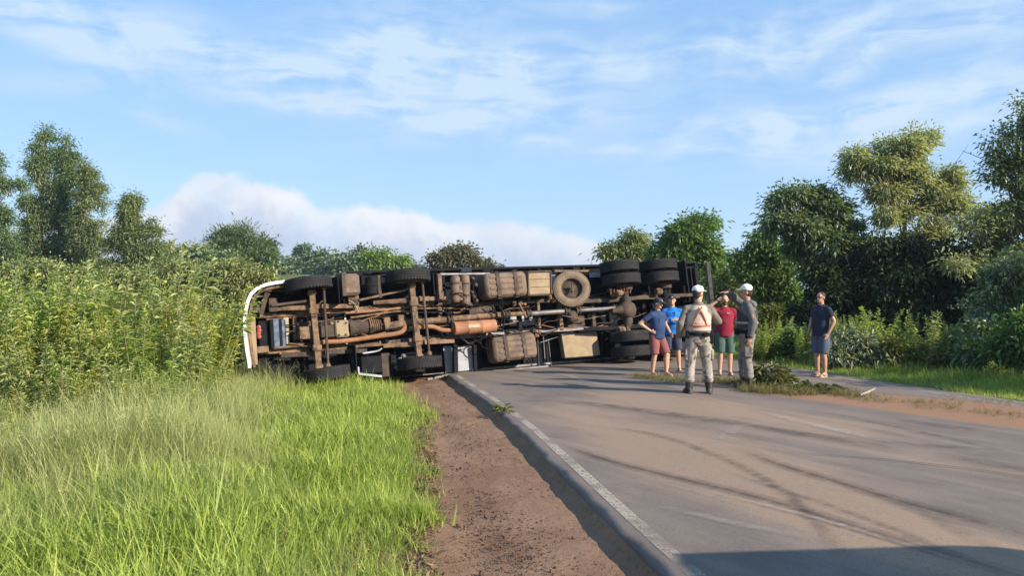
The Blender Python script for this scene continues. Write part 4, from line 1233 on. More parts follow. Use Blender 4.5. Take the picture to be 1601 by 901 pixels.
for j in range(4):
    put('tail_board', M_WOOD, MB().box((lb1 - .02, 1.52 + j * .24, 0), (.035, .225, 2 * ZT - .14), .006))
put('head_board', M_BLACK, MB().box((lb0 + .02, 1.88, 0), (.05, .96, 2 * ZT - .15), .006))
put('tail_beam', M_BLACK, MB().box((lb1 - .05, 1.22, 0), (.10, .22, 2 * ZT - .06), .01))
# pale patches of the bed floor between the members
for (a, b, c, d) in ((696, 541, 707, 583), (716, 540, 737, 581), (741, 545, 752, 578)):
    plate('floor_panel', M_LIGHT if a != 741 else M_UNDER, a, b, c, d, 1.185, 1.21, 'pale grey floor panel catching the sun' if a != 741 else None, .004)
for (a, b, c, d) in ((797, 492, 808, 510), (815, 491, 832, 509), (857, 430, 868, 452), (922, 425, 938, 434)):
    plate('floor_panel', M_LIGHT, a, b, c, d, 1.19, 1.21, 'small pale floor panel between the rails', .004)

# cab: floor, body with a rounded front, windscreen, roof
def prism(pts, y0, y1):
    m = MB(); n = len(pts)
    m.add([(x, y0, z) for x, z in pts] + [(x, y1, z) for x, z in pts],
          [tuple(range(n)), tuple(range(2 * n - 1, n - 1, -1))] + [(i, (i + 1) % n, n + (i + 1) % n, n + i) for i in range(n)])
    return m
def cab_outline(inset=0.0, back=2.25):
    o = []
    for s in (1, -1):
        arc = []
        for k in range(9):
            a = PI / 2 * k / 8
            arc.append((.62 - .56 * math.sin(a) ** 1.0 + inset, s * (1.19 - inset - .50 * (1 - math.cos(a)))))
        o.append(arc)
    up, lo = o
    return [(back, 1.19 - inset)] + up + lo[::-1] + [(back, -1.19 + inset)]
put('cab_body', M_WHITE, prism(cab_outline(.22), 1.06, 2.95))
put('cab_floor', M_BLACK, prism(cab_outline(.16, 2.2), .98, 1.05))
put('windscreen', M_GLASS, MB().box((.05, 2.35, 0), (.03, .85, 1.25), .01))
for s in (1, -1):
    put('cab_door', M_WHITE, MB().box((1.35, 1.75, s * .99), (1.1, 1.25, .03), .01))
    w_ = put('side_window', M_GLASS, MB().box((1.35, 2.45, s * .99), (.95, .55, .025), .01))
# bumper: white curved lip round the nose, brown soiled inside
def lip(off, y0, y1, t):
    P = [(445, 438), (430, 440), (415, 443), (401, 449), (391, 458), (385, 471), (382, 486), (380, 502), (380, 518), (382, 534), (384, 550), (387, 566), (388, 576)]
    P = [q(a, b, y0) for a, b in P]
    P = [Vector((p.x, 0, p.z)) for p in P]
    outer, inner = [], []
    for i, p in enumerate(P):
        d = (P[min(i + 1, len(P) - 1)] - P[max(i - 1, 0)]).normalized()
        nn = Vector((-d.z, 0, d.x))
        if nn.x < 0: nn = -nn
        outer.append(p + nn * off); inner.append(p + nn * (off + t))
    m = MB(); n = len(P); vs = []
    for y in (y0, y1):
        vs += [(p.x, y, p.z) for p in outer] + [(p.x, y, p.z) for p in inner]
    fs = []
    for i in range(n - 1):
        fs += [(i, i + 1, n + i + 1, n + i), (2 * n + i, 3 * n + i, 3 * n + i + 1, 2 * n + i + 1),
               (i, 2 * n + i, 2 * n + i + 1, i + 1), (n + i, n + i + 1, 3 * n + i + 1, 3 * n + i)]
    fs += [(0, n, 3 * n, 2 * n), (n - 1, 3 * n - 1, 4 * n - 1, 2 * n - 1)]
    return m.add(vs, fs)
put('bumper', M_WHITE, lip(0, .42, .98, .062), label='white curved bumper edge round the nose')
put('bumper_lining', M_MUD, lip(.10, .50, .95, .05))
plate('bumper_plate', M_TAN, 388, 494, 399, 572, .52, .90, 'tan soiled plate inside the bumper')
plate('bumper_plate', M_MUD, 399, 541, 420, 553, .55, .8)

# ---- chassis rails
def rail(name, mat, pts, h, w=.085, dpt=.24, label=None):
    P = [q(a, b, h) for a, b in pts]
    m = MB()
    for a, b in zip(P[:-1], P[1:]):
        m.bar((a.x, h + dpt / 2, a.z), (b.x + .002, h + dpt / 2, b.z), w, dpt, (0, 0, 1), .008)
    return put(name, mat, m, truck, label)
rail('chassis_rail', M_MUD, [(405, 494), (560, 484), (700, 473)], .80, .11, .24, 'upper front chassis rail, caked in tan mud')
rail('chassis_rail', M_MUDDARK, [(700, 478), (860, 470), (1084, 461)], .84, .09, .24, 'upper rear chassis rail, darker')
rail('chassis_rail', M_MUD, [(388, 552), (490, 546), (600, 537), (704, 527)], .80, .105, .24, 'lower front chassis rail, caked in tan mud')
rail('chassis_rail', M_GREY, [(704, 527), (860, 517), (1000, 510), (1060, 507)], .86, .085, .24, 'lower rear chassis rail, scuffed grey')
rail('chassis_rail', M_RUST, [(416, 499), (500, 492)], .86, .05, .1, 'thin inner rail with rust')
for (px, w_, mt) in ((447, .11, M_CREAM), (461, .085, M_MUD), (600, .09, M_MUDDARK), (688, .10, M_MUD), (752, .09, M_MUDDARK), (812, .10, M_BLACK), (842, .07, M_MUD), (876, .10, M_MUD), (927, .10, M_MUDDARK), (1006, .1, M_BLACK)):
    a, b = q(px - 1, 488 - (px - 447) * .035, .87), q(px + 2, 545 - (px - 447) * .066, .87)
    beam('chassis_crossbar', mt, (a.x, .90, a.z), (b.x, .90, b.z), .12, w_)

# ---- wheels
def tyre_profile(Rr=.50, w=.275):
    pr = []
    h = w / 2
    pr += [(.285, -h * .78), (.33, -h * .96), (.40, -h), (.455, -h * .93), (Rr - .018, -h * .80)]
    e = [-.72, -.46, -.40, -.15, -.09, .09, .15, .40, .46, .72]
    for i, a in enumerate(e):
        if i in (0,): pr.append((Rr, h * a)); continue
        if i == 9: pr.append((Rr, h * a)); continue
        g = (i - 1) // 2
        lo = (Rr + .002, h * a)
        if i % 2 == 1: pr += [lo, (Rr - .014, h * (a + .012))]
        else: pr += [(Rr - .014, h * (a - .012)), lo]
    pr += [(Rr - .018, h * .80), (.455, h * .93), (.40, h), (.33, h * .96), (.285, h * .78)]
    return pr
TYRE = MB().lathe(tyre_profile(), (0, 0, 0), (0, 0, 1), 44, closed=True)
# shoulder lugs
for k in range(44):
    g = 2 * PI * (k + .5) / 44
    for s in (1, -1):
        TYRE.hexa((math.cos(g) * .488, math.sin(g) * .488, s * .112), Vector((math.cos(g), math.sin(g), 0)) * .012, Vector((-math.sin(g), math.cos(g), 0)) * .022, (0, 0, .014))
TYRE_ME = TYRE.mesh('tyre'); TYRE_ME.polygons.foreach_set('use_smooth', [True] * len(TYRE_ME.polygons)); TYRE_ME.set_sharp_from_angle(angle=R(30))
RIM_ME = MB().lathe([(.285, -.11), (.268, -.10), (.262, .0), (.24, .02), (.19, .03), (.16, .02), (.11, .03), (.001, .035)], (0, 0, 0), (0, 0, 1), 32).lathe([(.285, -.11), (.285, .11), (.268, .10), (.262, .02)], (0, 0, 0), (0, 0, 1), 32).mesh('rim')
RIM_ME.polygons.foreach_set('use_smooth', [True] * len(RIM_ME.polygons)); RIM_ME.set_sharp_from_angle(angle=R(40))
hm = MB().lathe([(.16, 0), (.15, .05), (.11, .06), (.10, .13), (.08, .15), (.001, .15)], (0, 0, 0), (0, 0, 1), 20)
for k in range(10):
    g = 2 * PI * k / 10
    hm.cyl((math.cos(g) * .165, math.sin(g) * .165, 0), (math.cos(g) * .165, math.sin(g) * .165, .06), .018, 6)
HUB_ME = hm.mesh('hub')
M_RIM = pmat('rim_paint', (0.306, 0.292, 0.272), (0.204, 0.177, 0.15), 6, .6, .1, c3=(0.19, 0.129, 0.0816), c3scale=4, c3lo=.5, c3hi=.7)
def wheel(px, py, out=1, h=.5, steer=0.0, dz=0.0, hub=True, at_=None, lab=None):
    c = at_ or q(px, py, h)
    w = link('wheel', RIM_ME, M_RIM, truck)
    w.location = (c.x, h, c.z + dz)
    w.rotation_euler = (0 if out > 0 else PI, steer, random.uniform(0, 6.28) if abs(steer) < 1e-6 else 0)
    t = link('tyre', TYRE_ME, M_RUBBER, w)
    if hub:
        hb = link('hub', HUB_ME, M_RIM, w); hb.location = (0, 0, .04)
    if lab: w['label'] = lab
    return w
wheel(482, 445, 1, steer=R(-5), lab='upper front steering wheel, turned slightly')
wheel(638, 433, 1, lab='upper wheel of the second steering axle')
wheel(511, 585, -1, steer=R(-5), lab='lower front steering wheel, sunk in the grass')
wheel(656, 568, -1, lab='lower wheel of the second steering axle')
for (a, b, lab) in (((968, 418), (971, 438), 'first drive axle, upper'), ((1028, 416), (1031, 435), 'second drive axle, upper')):
    wheel(*a, 1, lab='outer dual wheel of the ' + lab); wheel(*b, -1, hub=False, lab='inner dual wheel of the ' + lab)
for (a, b, lab) in (((984, 527), (986, 550), 'first drive axle, lower'), ((1048, 522), (1050, 545), 'second drive axle, lower')):
    wheel(*a, 1, hub=False, lab='inner dual wheel of the ' + lab); wheel(*b, -1, lab='outer dual wheel of the ' + lab)
# spare wheel, flat against the chassis and facing the viewer
sc_ = q(895, 452, .60)
RIM2 = RIM_ME.copy(); RIM2.materials.clear(); TYRE2 = TYRE_ME.copy(); TYRE2.materials.clear()
sp = link('spare_wheel', RIM2, M_MUDDARK, truck); sp.location = (sc_.x, .66, sc_.z); sp.rotation_euler = (Matrix.Rotation(R(-20), 3, 'Z') @ Matrix.Rotation(R(-6), 3, 'X') @ Matrix.Rotation(PI / 2, 3, 'X')).to_euler(); sp.scale = (.93, .93, .93)
link('tyre', TYRE2, M_TYREDUST, sp)
sp['label'] = 'spare wheel facing the viewer, its side dusted tan'
mb = MB()
for k in range(5):
    g = random.uniform(0, 6.28)
    mb.bar((.09 * math.cos(g), .09 * math.sin(g), .08 + .015 * k), (-.10 * math.cos(g + .4), -.10 * math.sin(g + .4), .09 + .015 * k), .04, .02)
mb.cyl((0, 0, .02), (0, 0, .13), .05, 10)
put('spare_clamp', M_MUD, mb, sp)

# ---- axles, springs, rods
def axle(p1, p2, h, w, t, mat, lab):
    a, b = q(*p1, h), q(*p2, h)
    m = MB()
    d = (b - a)
    m.bar((a.x, h, a.z), (b.x, h, b.z), t, w * .45, (0, 1, 0), .01)
    m.bar((a.x, h - .05, a.z), (b.x, h - .05, b.z), .035, w, (0, 1, 0), .008)
    m.bar((a.x, h + .05, a.z), (b.x, h + .05, b.z), .035, w, (0, 1, 0), .008)
    for p in (a, b):
        m.box((p.x, h, p.z), (.17, .2, .13), .03)
    for f in (.25, .75):
        p = a.lerp(b, f); m.box((p.x, h - .03, p.z), (.19, .14, .14), .02)
    return put('front_axle', mat, m, truck, lab)
axle((487, 458), (498, 574), .50, .125, .12, M_MUD, 'forward steering axle beam')
axle((643, 447), (655, 558), .50, .125, .12, M_MUD, 'second steering axle beam')
for (a, b) in (((506, 449), (513, 573)), ((660, 440), (671, 553))):
    pipe('tie_rod', M_MUDDARK, [q(*a, .44), q(*b, .44)], .030)
    for p in (a, b):
        c = q(*p, .44); put('rod_end', M_MUD, MB().ell(c, (.06, .06, .07)))
def spring(px0, px1, pyc0, pyc1, mat=M_MUD):
    for k in range(4):
        f = .12 * k
        a, b = q(px0 + (px1 - px0) * f, pyc0, .62), q(px1 - (px1 - px0) * f, pyc1, .62)
        pts = []
        for i in range(9):
            t_ = i / 8
            p = a.lerp(b, t_)
            pts.append(Vector((p.x, .70 - .022 * k - .12 * (1 - (2 * t_ - 1) ** 2) * (1 - f * .6), p.z)))
        m = MB()
        for u, v in zip(pts[:-1], pts[1:]):
            m.bar(u, v, .085, .016, (0, 0, 1))
        put('leaf_spring', mat, m)
spring(425, 562, 483, 478); spring(585, 700, 473, 466)
spring(440, 575, 556, 548, M_MUDDARK); spring(600, 712, 541, 533, M_MUD)
spring(915, 1065, 471, 463, M_MUDDARK); spring(915, 1060, 515, 508, M_BLACK)
# drive axles with their big round differential
for (px, py0, py1, lab, mt) in ((976, 446, 528, 'forward drive axle', M_MUDDARK), (1037, 444, 524, 'rear drive axle', M_BLACK)):
    a, b = q(px, py0, .52), q(px + 6, py1, .52)
    c = q(px + 5, 485 if px < 1000 else 478, .5)
    ax_ = put('drive_axle', mt, MB().tube([(a.x, .52, a.z), (a.x, .52, a.z - .3), (c.x, .52, c.z + .30), (c.x, .52, c.z - .3), (b.x, .52, b.z + .25), (b.x, .52, b.z)], [.085, .085, .12, .12, .085, .085], 14), truck, lab)
    m = MB().lathe([(.001, -.17), (.10, -.165), (.19, -.12), (.235, -.04), (.25, .03), (.24, .1), (.15, .16), (.001, .18)], (c.x, .50, c.z), (0, 1, 0), 26)
    for k in range(10):
        g = 2 * PI * k / 10
        m.cyl((c.x + .225 * math.cos(g), .44, c.z + .225 * math.sin(g)), (c.x + .225 * math.cos(g), .47, c.z + .225 * math.sin(g)), .016, 6)
    put('differential', mt, m, ax_)
    m = MB().lathe([(.001, -.3), (.07, -.29), (.085, -.12), (.14, -.05), (.17, .08)], (c.x - .18, .52, c.z + .01), (-1, 0, 0), 18)
    put('pinion_housing', mt, MB().lathe([(.16, 0), (.12, .14), (.08, .22), (.075, .34), (.05, .35)], (c.x - .12, .52, c.z), (-1, 0, 0), 18), ax_)
    for (z, s) in ((a.z - .06, 1), (b.z + .06, -1)):
        put('brake_drum', M_MUDDARK, MB().lathe([(.12, -.08), (.2, -.07), (.215, .06), (.2, .08), (.10, .085)], (a.x if s > 0 else b.x, .52, z), (0, 0, 1), 24), ax_)
        put('brake_chamber', M_MUD, MB().lathe([(.03, -.1), (.08, -.09), (.095, -.01), (.1, 0), (.095, .01), (.085, .1), (.03, .11)], ((a.x if s > 0 else b.x) - .24, .45, z - s * .14), (1, .2, 0), 16), ax_)
# spring-like rusted bits at the top of the first drive axle
m = MB()
for k in range(7):
    p = q(955 + k * 5.0, 461 - .4 * k, .40)
    m.tube([p, p + Vector((random.uniform(-.02, .02), -.05, .14))], .014, 6)
put('brake_linkage', M_RUST, m)
m = MB(); c = q(960, 459, .40)
for k in range(5):
    m.lathe([(.055, -.012), (.075, 0), (.055, .012)], (c.x - .05 + k * .035, .40, c.z - .03), (1, 0, 0), 12, )
put('brake_bellows', M_MUD, m)

# ---- engine, gearbox and drive line
plate('radiator_frame', M_BLACK, 406, 500, 446, 548, .80, .95)
for (x0, x1, mt) in ((424, 428, M_BLACK), (429, 436, M_BLUE), (437, 441, M_BLACK), (441, 445, M_BLUE)):
    plate('radiator_core', mt, x0, 499, x1, 546, .70, .98, None, .01)
for k in range(4):
    c = q(404.5 + (k % 2) * .8, 512 + k * 5, .60)
    put('hose_fitting', M_RED, MB().lathe([(.03, -.03), (.045, -.02), (.045, .02), (.03, .03)], c, (0, 1, 0), 12))
plate('engine_sump', M_MUD, 469, 510, 487, 531, .52, .80, 'boxy muddy engine sump')
plate('engine_sump', M_MUDDARK, 488, 508, 522, 529, .60, .85, 'rear step of the engine sump')
plate('engine_block', M_MUDDARK, 466, 500, 524, 533, .78, 1.05)
for k in range(6):
    c = q(471 + k * 9.5, 506 if k % 2 else 532, .66)
    put('engine_bolt_boss', M_MUD, MB().cyl((c.x, .60, c.z), (c.x, .80, c.z), .035, 10))
m = plate('x', None, 525, 500, 545, 528, .58, .86, mb=MB(), bev=.03)
put('bell_housing', M_TAN, m, label='pale tan bell housing')
for (a, b) in ((529, 503), (541, 505), (530, 524), (541, 523)):
    c = q(a, b, .58); put('housing_bolt', M_MUDDARK, MB().cyl((c.x, .555, c.z), (c.x, .60, c.z), .022, 8))
a, b = q(545, 514, .74), q(582, 510, .74)
put('gearbox', M_MUDDARK, MB().lathe([(.20, 0), (.205, .08), (.17, .10), (.18, .25), (.165, .27), (.165, .42), (.14, .46), (.08, .5)], a, b - a, 20))
for k in range(6):
    c = q(577 + k * 3.4, 510 - k * .3, .72)
    put('gearbox_rib', M_MUD, MB().lathe([(.12, -.014), (.185 - .012 * k, -.012), (.185 - .012 * k, .012), (.12, .014)], c, (1, 0, .05), 18))
plate('gearbox_bracket', M_MUD, 601, 496, 610, 512, .66, .8); plate('gearbox_bracket', M_MUD, 624, 492, 634, 512, .66, .82)
pipe('transfer_pipe', M_MUD, [q(601, 511, .7), q(616, 509, .7), q(640, 504, .72)], .085)
pipe('propeller_shaft', M_MUD, [q(634, 505, .72), q(702, 500, .72)], .075, 'front length of the propeller shaft, muddy', 16)
pipe('propeller_shaft', M_MUD, [q(705, 499, .70), q(790, 492, .70)], .07, 'second length of the propeller shaft, muddy', 16)
pipe('propeller_shaft', M_MUD, [q(796, 492, .70), q(826, 490, .70)], .055, 'short muddy length of the propeller shaft', 16)
pipe('propeller_shaft', M_GREY, [q(826, 491, .70), q(885, 487, .70)], .06, 'bare grey length of the propeller shaft', 16)
pipe('propeller_shaft', M_GREY, [q(903, 486, .68), q(962, 482, .60)], .05, 'thin grey rear length of the propeller shaft', 16)
for px, py in ((703, 500), (793, 492), (826, 491), (886, 487), (903, 486), (961, 482)):
    c = q(px, py, .70)
    put('universal_joint', M_MUDDARK, MB().lathe([(.05, -.07), (.10, -.06), (.105, -.02), (.075, -.01), (.075, .01), (.105, .02), (.10, .06), (.05, .07)], c, (1, 0, .06), 14).box(c, (.07, .19, .07), .01))
pipe('air_cylinder', M_MUDDARK, [q(732, 489, .78), q(772, 483, .78)], .10, None, 16)
put('carrier_bearing', M_MUDDARK, MB().box(q(895, 495, .74), (.24, .2, .28), .04))
plate('carrier_bracket', M_MUDDARK, 888, 490, 913, 512, .84, .95)
# exhaust
pipe('exhaust_pipe', M_RUST, [q(497, 536, .62), q(540, 534, .62), q(590, 526, .62), q(624, 522, .62), q(632, 516, .64), q(634, 506, .68)], .055, 'long rusty exhaust pipe from the engine')
pipe('exhaust_pipe', M_RUST, [q(640, 514, .60), q(664, 511, .58), q(678, 511, .58), q(690, 517, .58), q(710, 517, .58)], .055, 'bent rusty exhaust pipe into the muffler')
a, b = q(709, 514, .55), q(781, 509, .55)
mu = put('muffler', M_RUST2, MB().lathe([(.06, -.03), (.12, -.01), (.155, .0), (.16, .03), (.155, .05), (.155, .33), (.162, .34), (.162, .36), (.155, .37), (.155, .66), (.162, .67), (.162, .69), (.155, .70), (.155, .98), (.16, 1.0), (.155, 1.03), (.10, 1.05), (.05, 1.05)], a, b - a, 24), label='rusty orange cylindrical muffler')
c = q(741, 510, .39); d_ = (b - a).normalized()
mb = MB(); mb.bar(Vector((c.x, .389, c.z)) - d_ * .14, Vector((c.x, .389, c.z)) + d_ * .14, .075, .012, (0, 0, 1))
put('muffler_plate', M_CREAM, mb, mu)
# thin lines: pipes, wires, hoses along the frame
def hose(pts, h, r=.014, mat=None, name='air_hose'):
    return pipe(name, mat or M_BLACK, [q(a, b, h + random.uniform(-.02, .02)) for a, b in pts], r, None, 6)
hose([(420, 480), (450, 479), (475, 474), (500, 478)], .7, .03, M_MUD)
hose([(540, 490), (575, 487), (610, 484), (640, 480)], .68, .03, M_RUST, 'brake_pipe')
hose([(548, 497), (585, 492), (620, 487), (642, 487)], .68, .025, M_MUD, 'brake_pipe')
hose([(652, 483), (700, 482), (735, 484)], .7, .022, M_MUD, 'brake_pipe')
hose([(560, 502), (600, 494), (642, 490)], .8, .02, M_MUDDARK, 'brake_pipe')
hose([(448, 540), (480, 538), (515, 536), (560, 534)], .7, .03, M_MUDDARK, 'brake_pipe')
hose([(428, 545), (470, 541), (500, 541)], .72, .03, M_MUD, 'brake_pipe')
hose([(783, 460), (787, 475), (783, 490), (788, 505), (785, 520)], .5)
hose([(786, 455), (781, 478), (787, 492), (781, 515)], .5)
hose([(779, 478), (785, 486), (790, 500), (786, 512)], .48, .02)
hose([(735, 432), (741, 445), (737, 460), (742, 474)], .5); hose([(743, 432), (738, 450), (746, 462), (741, 478)], .5)
hose([(700, 470), (705, 462), (716, 457), (726, 460), (730, 466)], .42, .012)
hose([(712, 478), (725, 474), (735, 480), (748, 476)], .5); hose([(764, 477), (772, 482), (778, 492)], .5)
hose([(690, 478), (697, 490), (706, 486), (712, 494)], .55); hose([(675, 490), (690, 487), (705, 491)], .6)
hose([(545, 470), (555, 475), (560, 487)], .6, .012, M_CREAM); hose([(395, 465), (408, 463), (420, 464)], .6, .012, M_GREY)
loop = [q(761 + 9.5 * math.cos(g), 536 + 9.5 * math.sin(g), .75) for g in np.linspace(.4, 6.6, 22)]
pipe('coiled_hose', M_BLACK, loop, .014, 'looped black hose below the muffler', 6, fillet=False)
hose([(770, 540), (777, 534), (782, 526)], .75); hose([(752, 537), (742, 531)], .75)
hose([(845, 536), (860, 531), (872, 527)], .9, .01, M_GREY)
for (x0, y0, x1, y1) in ((838, 484, 843, 578), (849, 522, 853, 575), (857, 530, 862, 574), (836, 478, 838, 510)):
    pipe('thin_rod', M_GREY, [q(x0, y0, 1.0), q(x1, y1, 1.05)], .012, None, 6)
beam('cross_brace', M_MUD, q(811, 474, .70), q(823, 497, .66), .06, .05)
beam('steering_arm', M_MUDDARK, q(417, 458, .6), q(408, 492, .66), .11, .09)
beam('steering_arm', M_MUDDARK, q(404, 452, .6), q(424, 452, .6), .14, .11)
beam('drag_link', M_MUDDARK, q(424, 478, .6), q(480, 471, .55), .055, .055)
beam('drag_link', M_MUD, q(560, 470, .6), q(640, 452, .55), .05, .05, bev=.01)
plate('steering_box', M_MUDDARK, 421, 466, 434, 488, .62, .9)
plate('cab_mount', M_MUD, 405, 450, 422, 462, .72, .95); plate('cab_mount', M_MUD, 424, 445, 445, 456, .80, .96); plate('cab_mount', M_MUDDARK, 396, 480, 408, 489, .6, .8)

# ---- mudguards
def guard(px, zc0, zc1, h=.5, r=.63, a0=-18, a1=95, mat=None, label=None, c=None):
    c = c if c is not None else q(px, 450, h).x
    pts = [(c + r * math.cos(R(a)), h + r * math.sin(R(a))) for a in np.linspace(a0, a1, 12)]
    m = MB()
    for (x0, y0), (x1, y1) in zip(pts[:-1], pts[1:]):
        d = Vector((x1 - x0, y1 - y0, 0)); nn = Vector((-d.y, d.x, 0)).normalized() * .012
        m.hexa(((x0 + x1) / 2, (y0 + y1) / 2, (zc0 + zc1) / 2), d / 2 * 1.02, nn, (0, 0, (zc1 - zc0) / 2))
    return put('mudguard', mat or M_BLACK, m, truck, label)
xu, xl = q(482, 445, .5).x, q(511, 585, .5).x
guard(0, .42, 1.04, c=xu, label='black mudguard behind the upper front wheel', a1=110); guard(0, -1.24, -.48, c=xl, a0=-15, a1=150, label='black mudguard behind the lower front wheel')
xu2, xl2 = q(638, 433, .5).x, q(656, 568, .5).x
guard(0, .55, 1.06, c=xu2, r=.62, a0=5, a1=120); guard(0, -1.24, -.75, c=xl2, r=.62, a0=5, a1=175)
m = MB().box((q(679, 445, .75).x, .88, .70), (.03, .7, .72), .005)
put('mud_flap', M_BLACK, m)
for x in (q(1064, 440, .7).x,):
    put('mud_flap', M_BLACK, MB().box((x, .80, .85), (.035, .8, .66), .006)); put('mud_flap', M_BLACK, MB().box((x, .80, -.85), (.035, .8, .66), .006))
x0, x1 = q(1064, 440, 1.1).x, q(1088, 440, 1.1).x
put('tail_panel', M_BLACK, MB().box(((x0 + x1) / 2, 1.14, .62), (x1 - x0, .04, 1.0), .008))
for k in range(4):
    put('tail_bracket', M_BLACK, MB().box((x0 + .04 + (x1 - x0 - .08) * k / 3, 1.07, .60), (.04, .10, .92), .006))

# ---- tanks and boxes
def ribbed_tank(px0, py0, px1, py1, h0, h1, straps, mat, label, rot=0.0):
    a, b = q(px0, py1, h0), q(px1, py0, h0)
    cx, cz = (a.x + b.x) / 2, (a.z + b.z) / 2
    lx, lz, ly = abs(b.x - a.x), abs(b.z - a.z), h1 - h0
    m = MB(); n = 9; rr = .11
    # rounded-rectangle section with shallow ribs along x
    sec = []
    for (sx, sy, a0) in ((1, 1, 0), (-1, 1, 90), (-1, -1, 180), (1, -1, 270)):
        for k in range(6):
            g = R(a0 + 90 * k / 5)
            sec.append((sx * (ly / 2 - rr) + rr * math.cos(g), sy * (lz / 2 - rr) + rr * math.sin(g)))
    xs_ = [-.5, -.47, -.44] + list(np.linspace(-.42, .42, 13)) + [.44, .47, .5]
    vs, fs = [], []
    for i, x in enumerate(xs_):
        k = {0: .80, 1: .93, 2: .985}.get(min(i, len(xs_) - 1 - i), 1.0)
        for (sy, sz) in sec:
            vs.append((x * lx, sy * k, sz * k))
    ns = len(sec)
    for i in range(len(xs_) - 1):
        for j in range(ns):
            fs.append((i * ns + j, i * ns + (j + 1) % ns, (i + 1) * ns + (j + 1) % ns, (i + 1) * ns + j))
    fs += [tuple(range(ns - 1, -1, -1)), tuple((len(xs_) - 1) * ns + j for j in range(ns))]
    M = Matrix.Rotation(rot, 3, 'Y')
    o_ = Vector((cx, (h0 + h1) / 2, cz))
    tk = put('fuel_tank', mat, MB().add([o_ + M @ Vector(v) for v in vs], fs), truck, label)
    for k in range(4):     # swaged ribs on the near face
        z = lz * (-.33 + .22 * k)
        c = o_ + M @ Vector((0, -ly / 2 + .004, z))
        put('tank_rib', mat, MB().hexa(c, M @ Vector((lx * .40, 0, 0)), (0, .022, 0), M @ Vector((0, 0, lz * .072)), .02), tk)
    for f in straps:
        c = o_ + M @ Vector(((f - .5) * lx, 0, 0))
        sm = MB()
        for (sx, sy, hx, hy) in ((0, -1, 0, 0), (0, 1, 0, 0)):
            sm.hexa(c + Vector((0, sy * (ly / 2 + .022), 0)), M @ Vector((.05, 0, 0)), (0, .01, 0), M @ Vector((0, 0, lz / 2 - .02)), .006)
        for s in (1, -1):
            sm.hexa(c + M @ Vector((0, 0, s * (lz / 2 + .015))), M @ Vector((.05, 0, 0)), (0, ly / 2 - .02, 0), M @ Vector((0, 0, .01)), .006)
        put('tank_strap', M_MUDDARK, sm, tk)
    return tk
ribbed_tank(761, 424, 823, 466, .42, 1.0, (.30, .72), M_TANK, 'upper ribbed fuel tank with two straps', R(-2))
ribbed_tank(774, 521, 838, 566, .62, 1.15, (.28, .70), M_TANK, 'lower ribbed fuel tank with two straps, crushed low', R(-3))
# tool box with a frame
m = plate('x', None, 828, 426, 861, 461, .46, .95, mb=MB(), bev=.012)
tb = put('tool_box', M_TAN, m, label='square tan tool box beside the spare wheel')
for (a, b) in (((826, 425), (826, 462)), ((826, 462), (862, 461)), ((862, 461), (861, 424)), ((861, 424), (826, 425))):
    beam('box_frame', M_MUDDARK, q(*a, .45), q(*b, .45), .035, .035, parent=tb, bev=.004)
for py in (437, 449):
    beam('box_crease', M_MUD, q(829, py, .458), q(860, py - 1, .458), .015, .012, parent=tb, bev=0)
# air tanks
for (x, y0, y1, r_) in ((711.5, 431, 474, .115), (727, 430, 478, .115)):
    a, b = q(x, y0, .60), q(x + 1, y1, .60)
    at_ = put('air_tank', M_TANK, MB().lathe([(.02, 0), (.08, .01), (.11, .045), (r_, .08), (r_, (b - a).length - .08), (.11, (b - a).length - .045), (.08, (b - a).length - .01), (.02, (b - a).length)], a, b - a, 20))
    for f in (.3, .68):
        c = a.lerp(b, f); put('tank_strap', M_MUDDARK, MB().lathe([(r_ + .002, -.02), (r_ + .012, -.018), (r_ + .012, .018), (r_ + .002, .02)], c, b - a, 20), at_)
plate('valve_block', M_MUD, 717, 440, 722, 470, .5, .62)
for (a, b) in ((739, 436), (744, 446), (738, 457), (745, 470), (741, 464)):
    c = q(a, b, .52); put('air_valve', M_MUDDARK, MB().lathe([(.02, -.05), (.045, -.045), (.05, 0), (.035, .02), (.035, .05), (.015, .06)], c, (random.uniform(-1, 1), -1, random.uniform(-1, 1)), 10))
# upper left reservoir with the rounded back, black can beside it
m = plate('x', None, 538, 427, 562, 462, .45, .95, mb=MB(), bev=.06)
rv = put('reservoir', M_TANK, m, label='brown rounded reservoir behind the front wheel')
plate('reservoir_bracket', M_MUD, 545, 462, 561, 477, .6, .9, parent=rv)
put('reservoir_strap', M_MUDDARK, plate('x', None, 536, 426, 540, 463, .44, .96, mb=MB(), bev=.005), rv)
a, b = q(581, 432, .66), q(582, 463, .66)
put('air_filter', M_BLACK, MB().lathe([(.06, 0), (.12, .02), (.15, .05), (.15, .2), (.16, .21), (.16, .24), (.15, .25), (.15, .40), (.10, .44)], a, b - a, 20), label='black can shaped air filter')
plate('filter_plate', M_MUDDARK, 592, 430, 595, 466, .55, 1.0)
plate('hanger_frame', M_MUD, 687, 428, 690, 468, .5, .9); plate('hanger_frame', M_MUDDARK, 684, 455, 694, 470, .55, .85)
beam('hanger_rail', M_GREY, q(687, 429, .72), q(766, 428, .72), .05, .05, 'grey rail above the air tanks')
beam('hanger_rail', M_MUD, q(866, 424, .8), q(936, 424, .8), .05, .05)
for (a, b, c_) in ((760, 424, .06), (868, 422, .05), (900, 421, .07), (920, 424, .08), (560, 430, .07), (600, 431, .06), (574, 427, .06), (880, 424, .06)):
    p = q(a, b, .9); put('top_bracket', M_BLACK, MB().box(p, (.20, .12, c_), .01))
plate('mirror_housing', M_GLASS, 721, 418, 737, 426, .9, 1.05, 'dark glossy housing sticking out over the top edge')
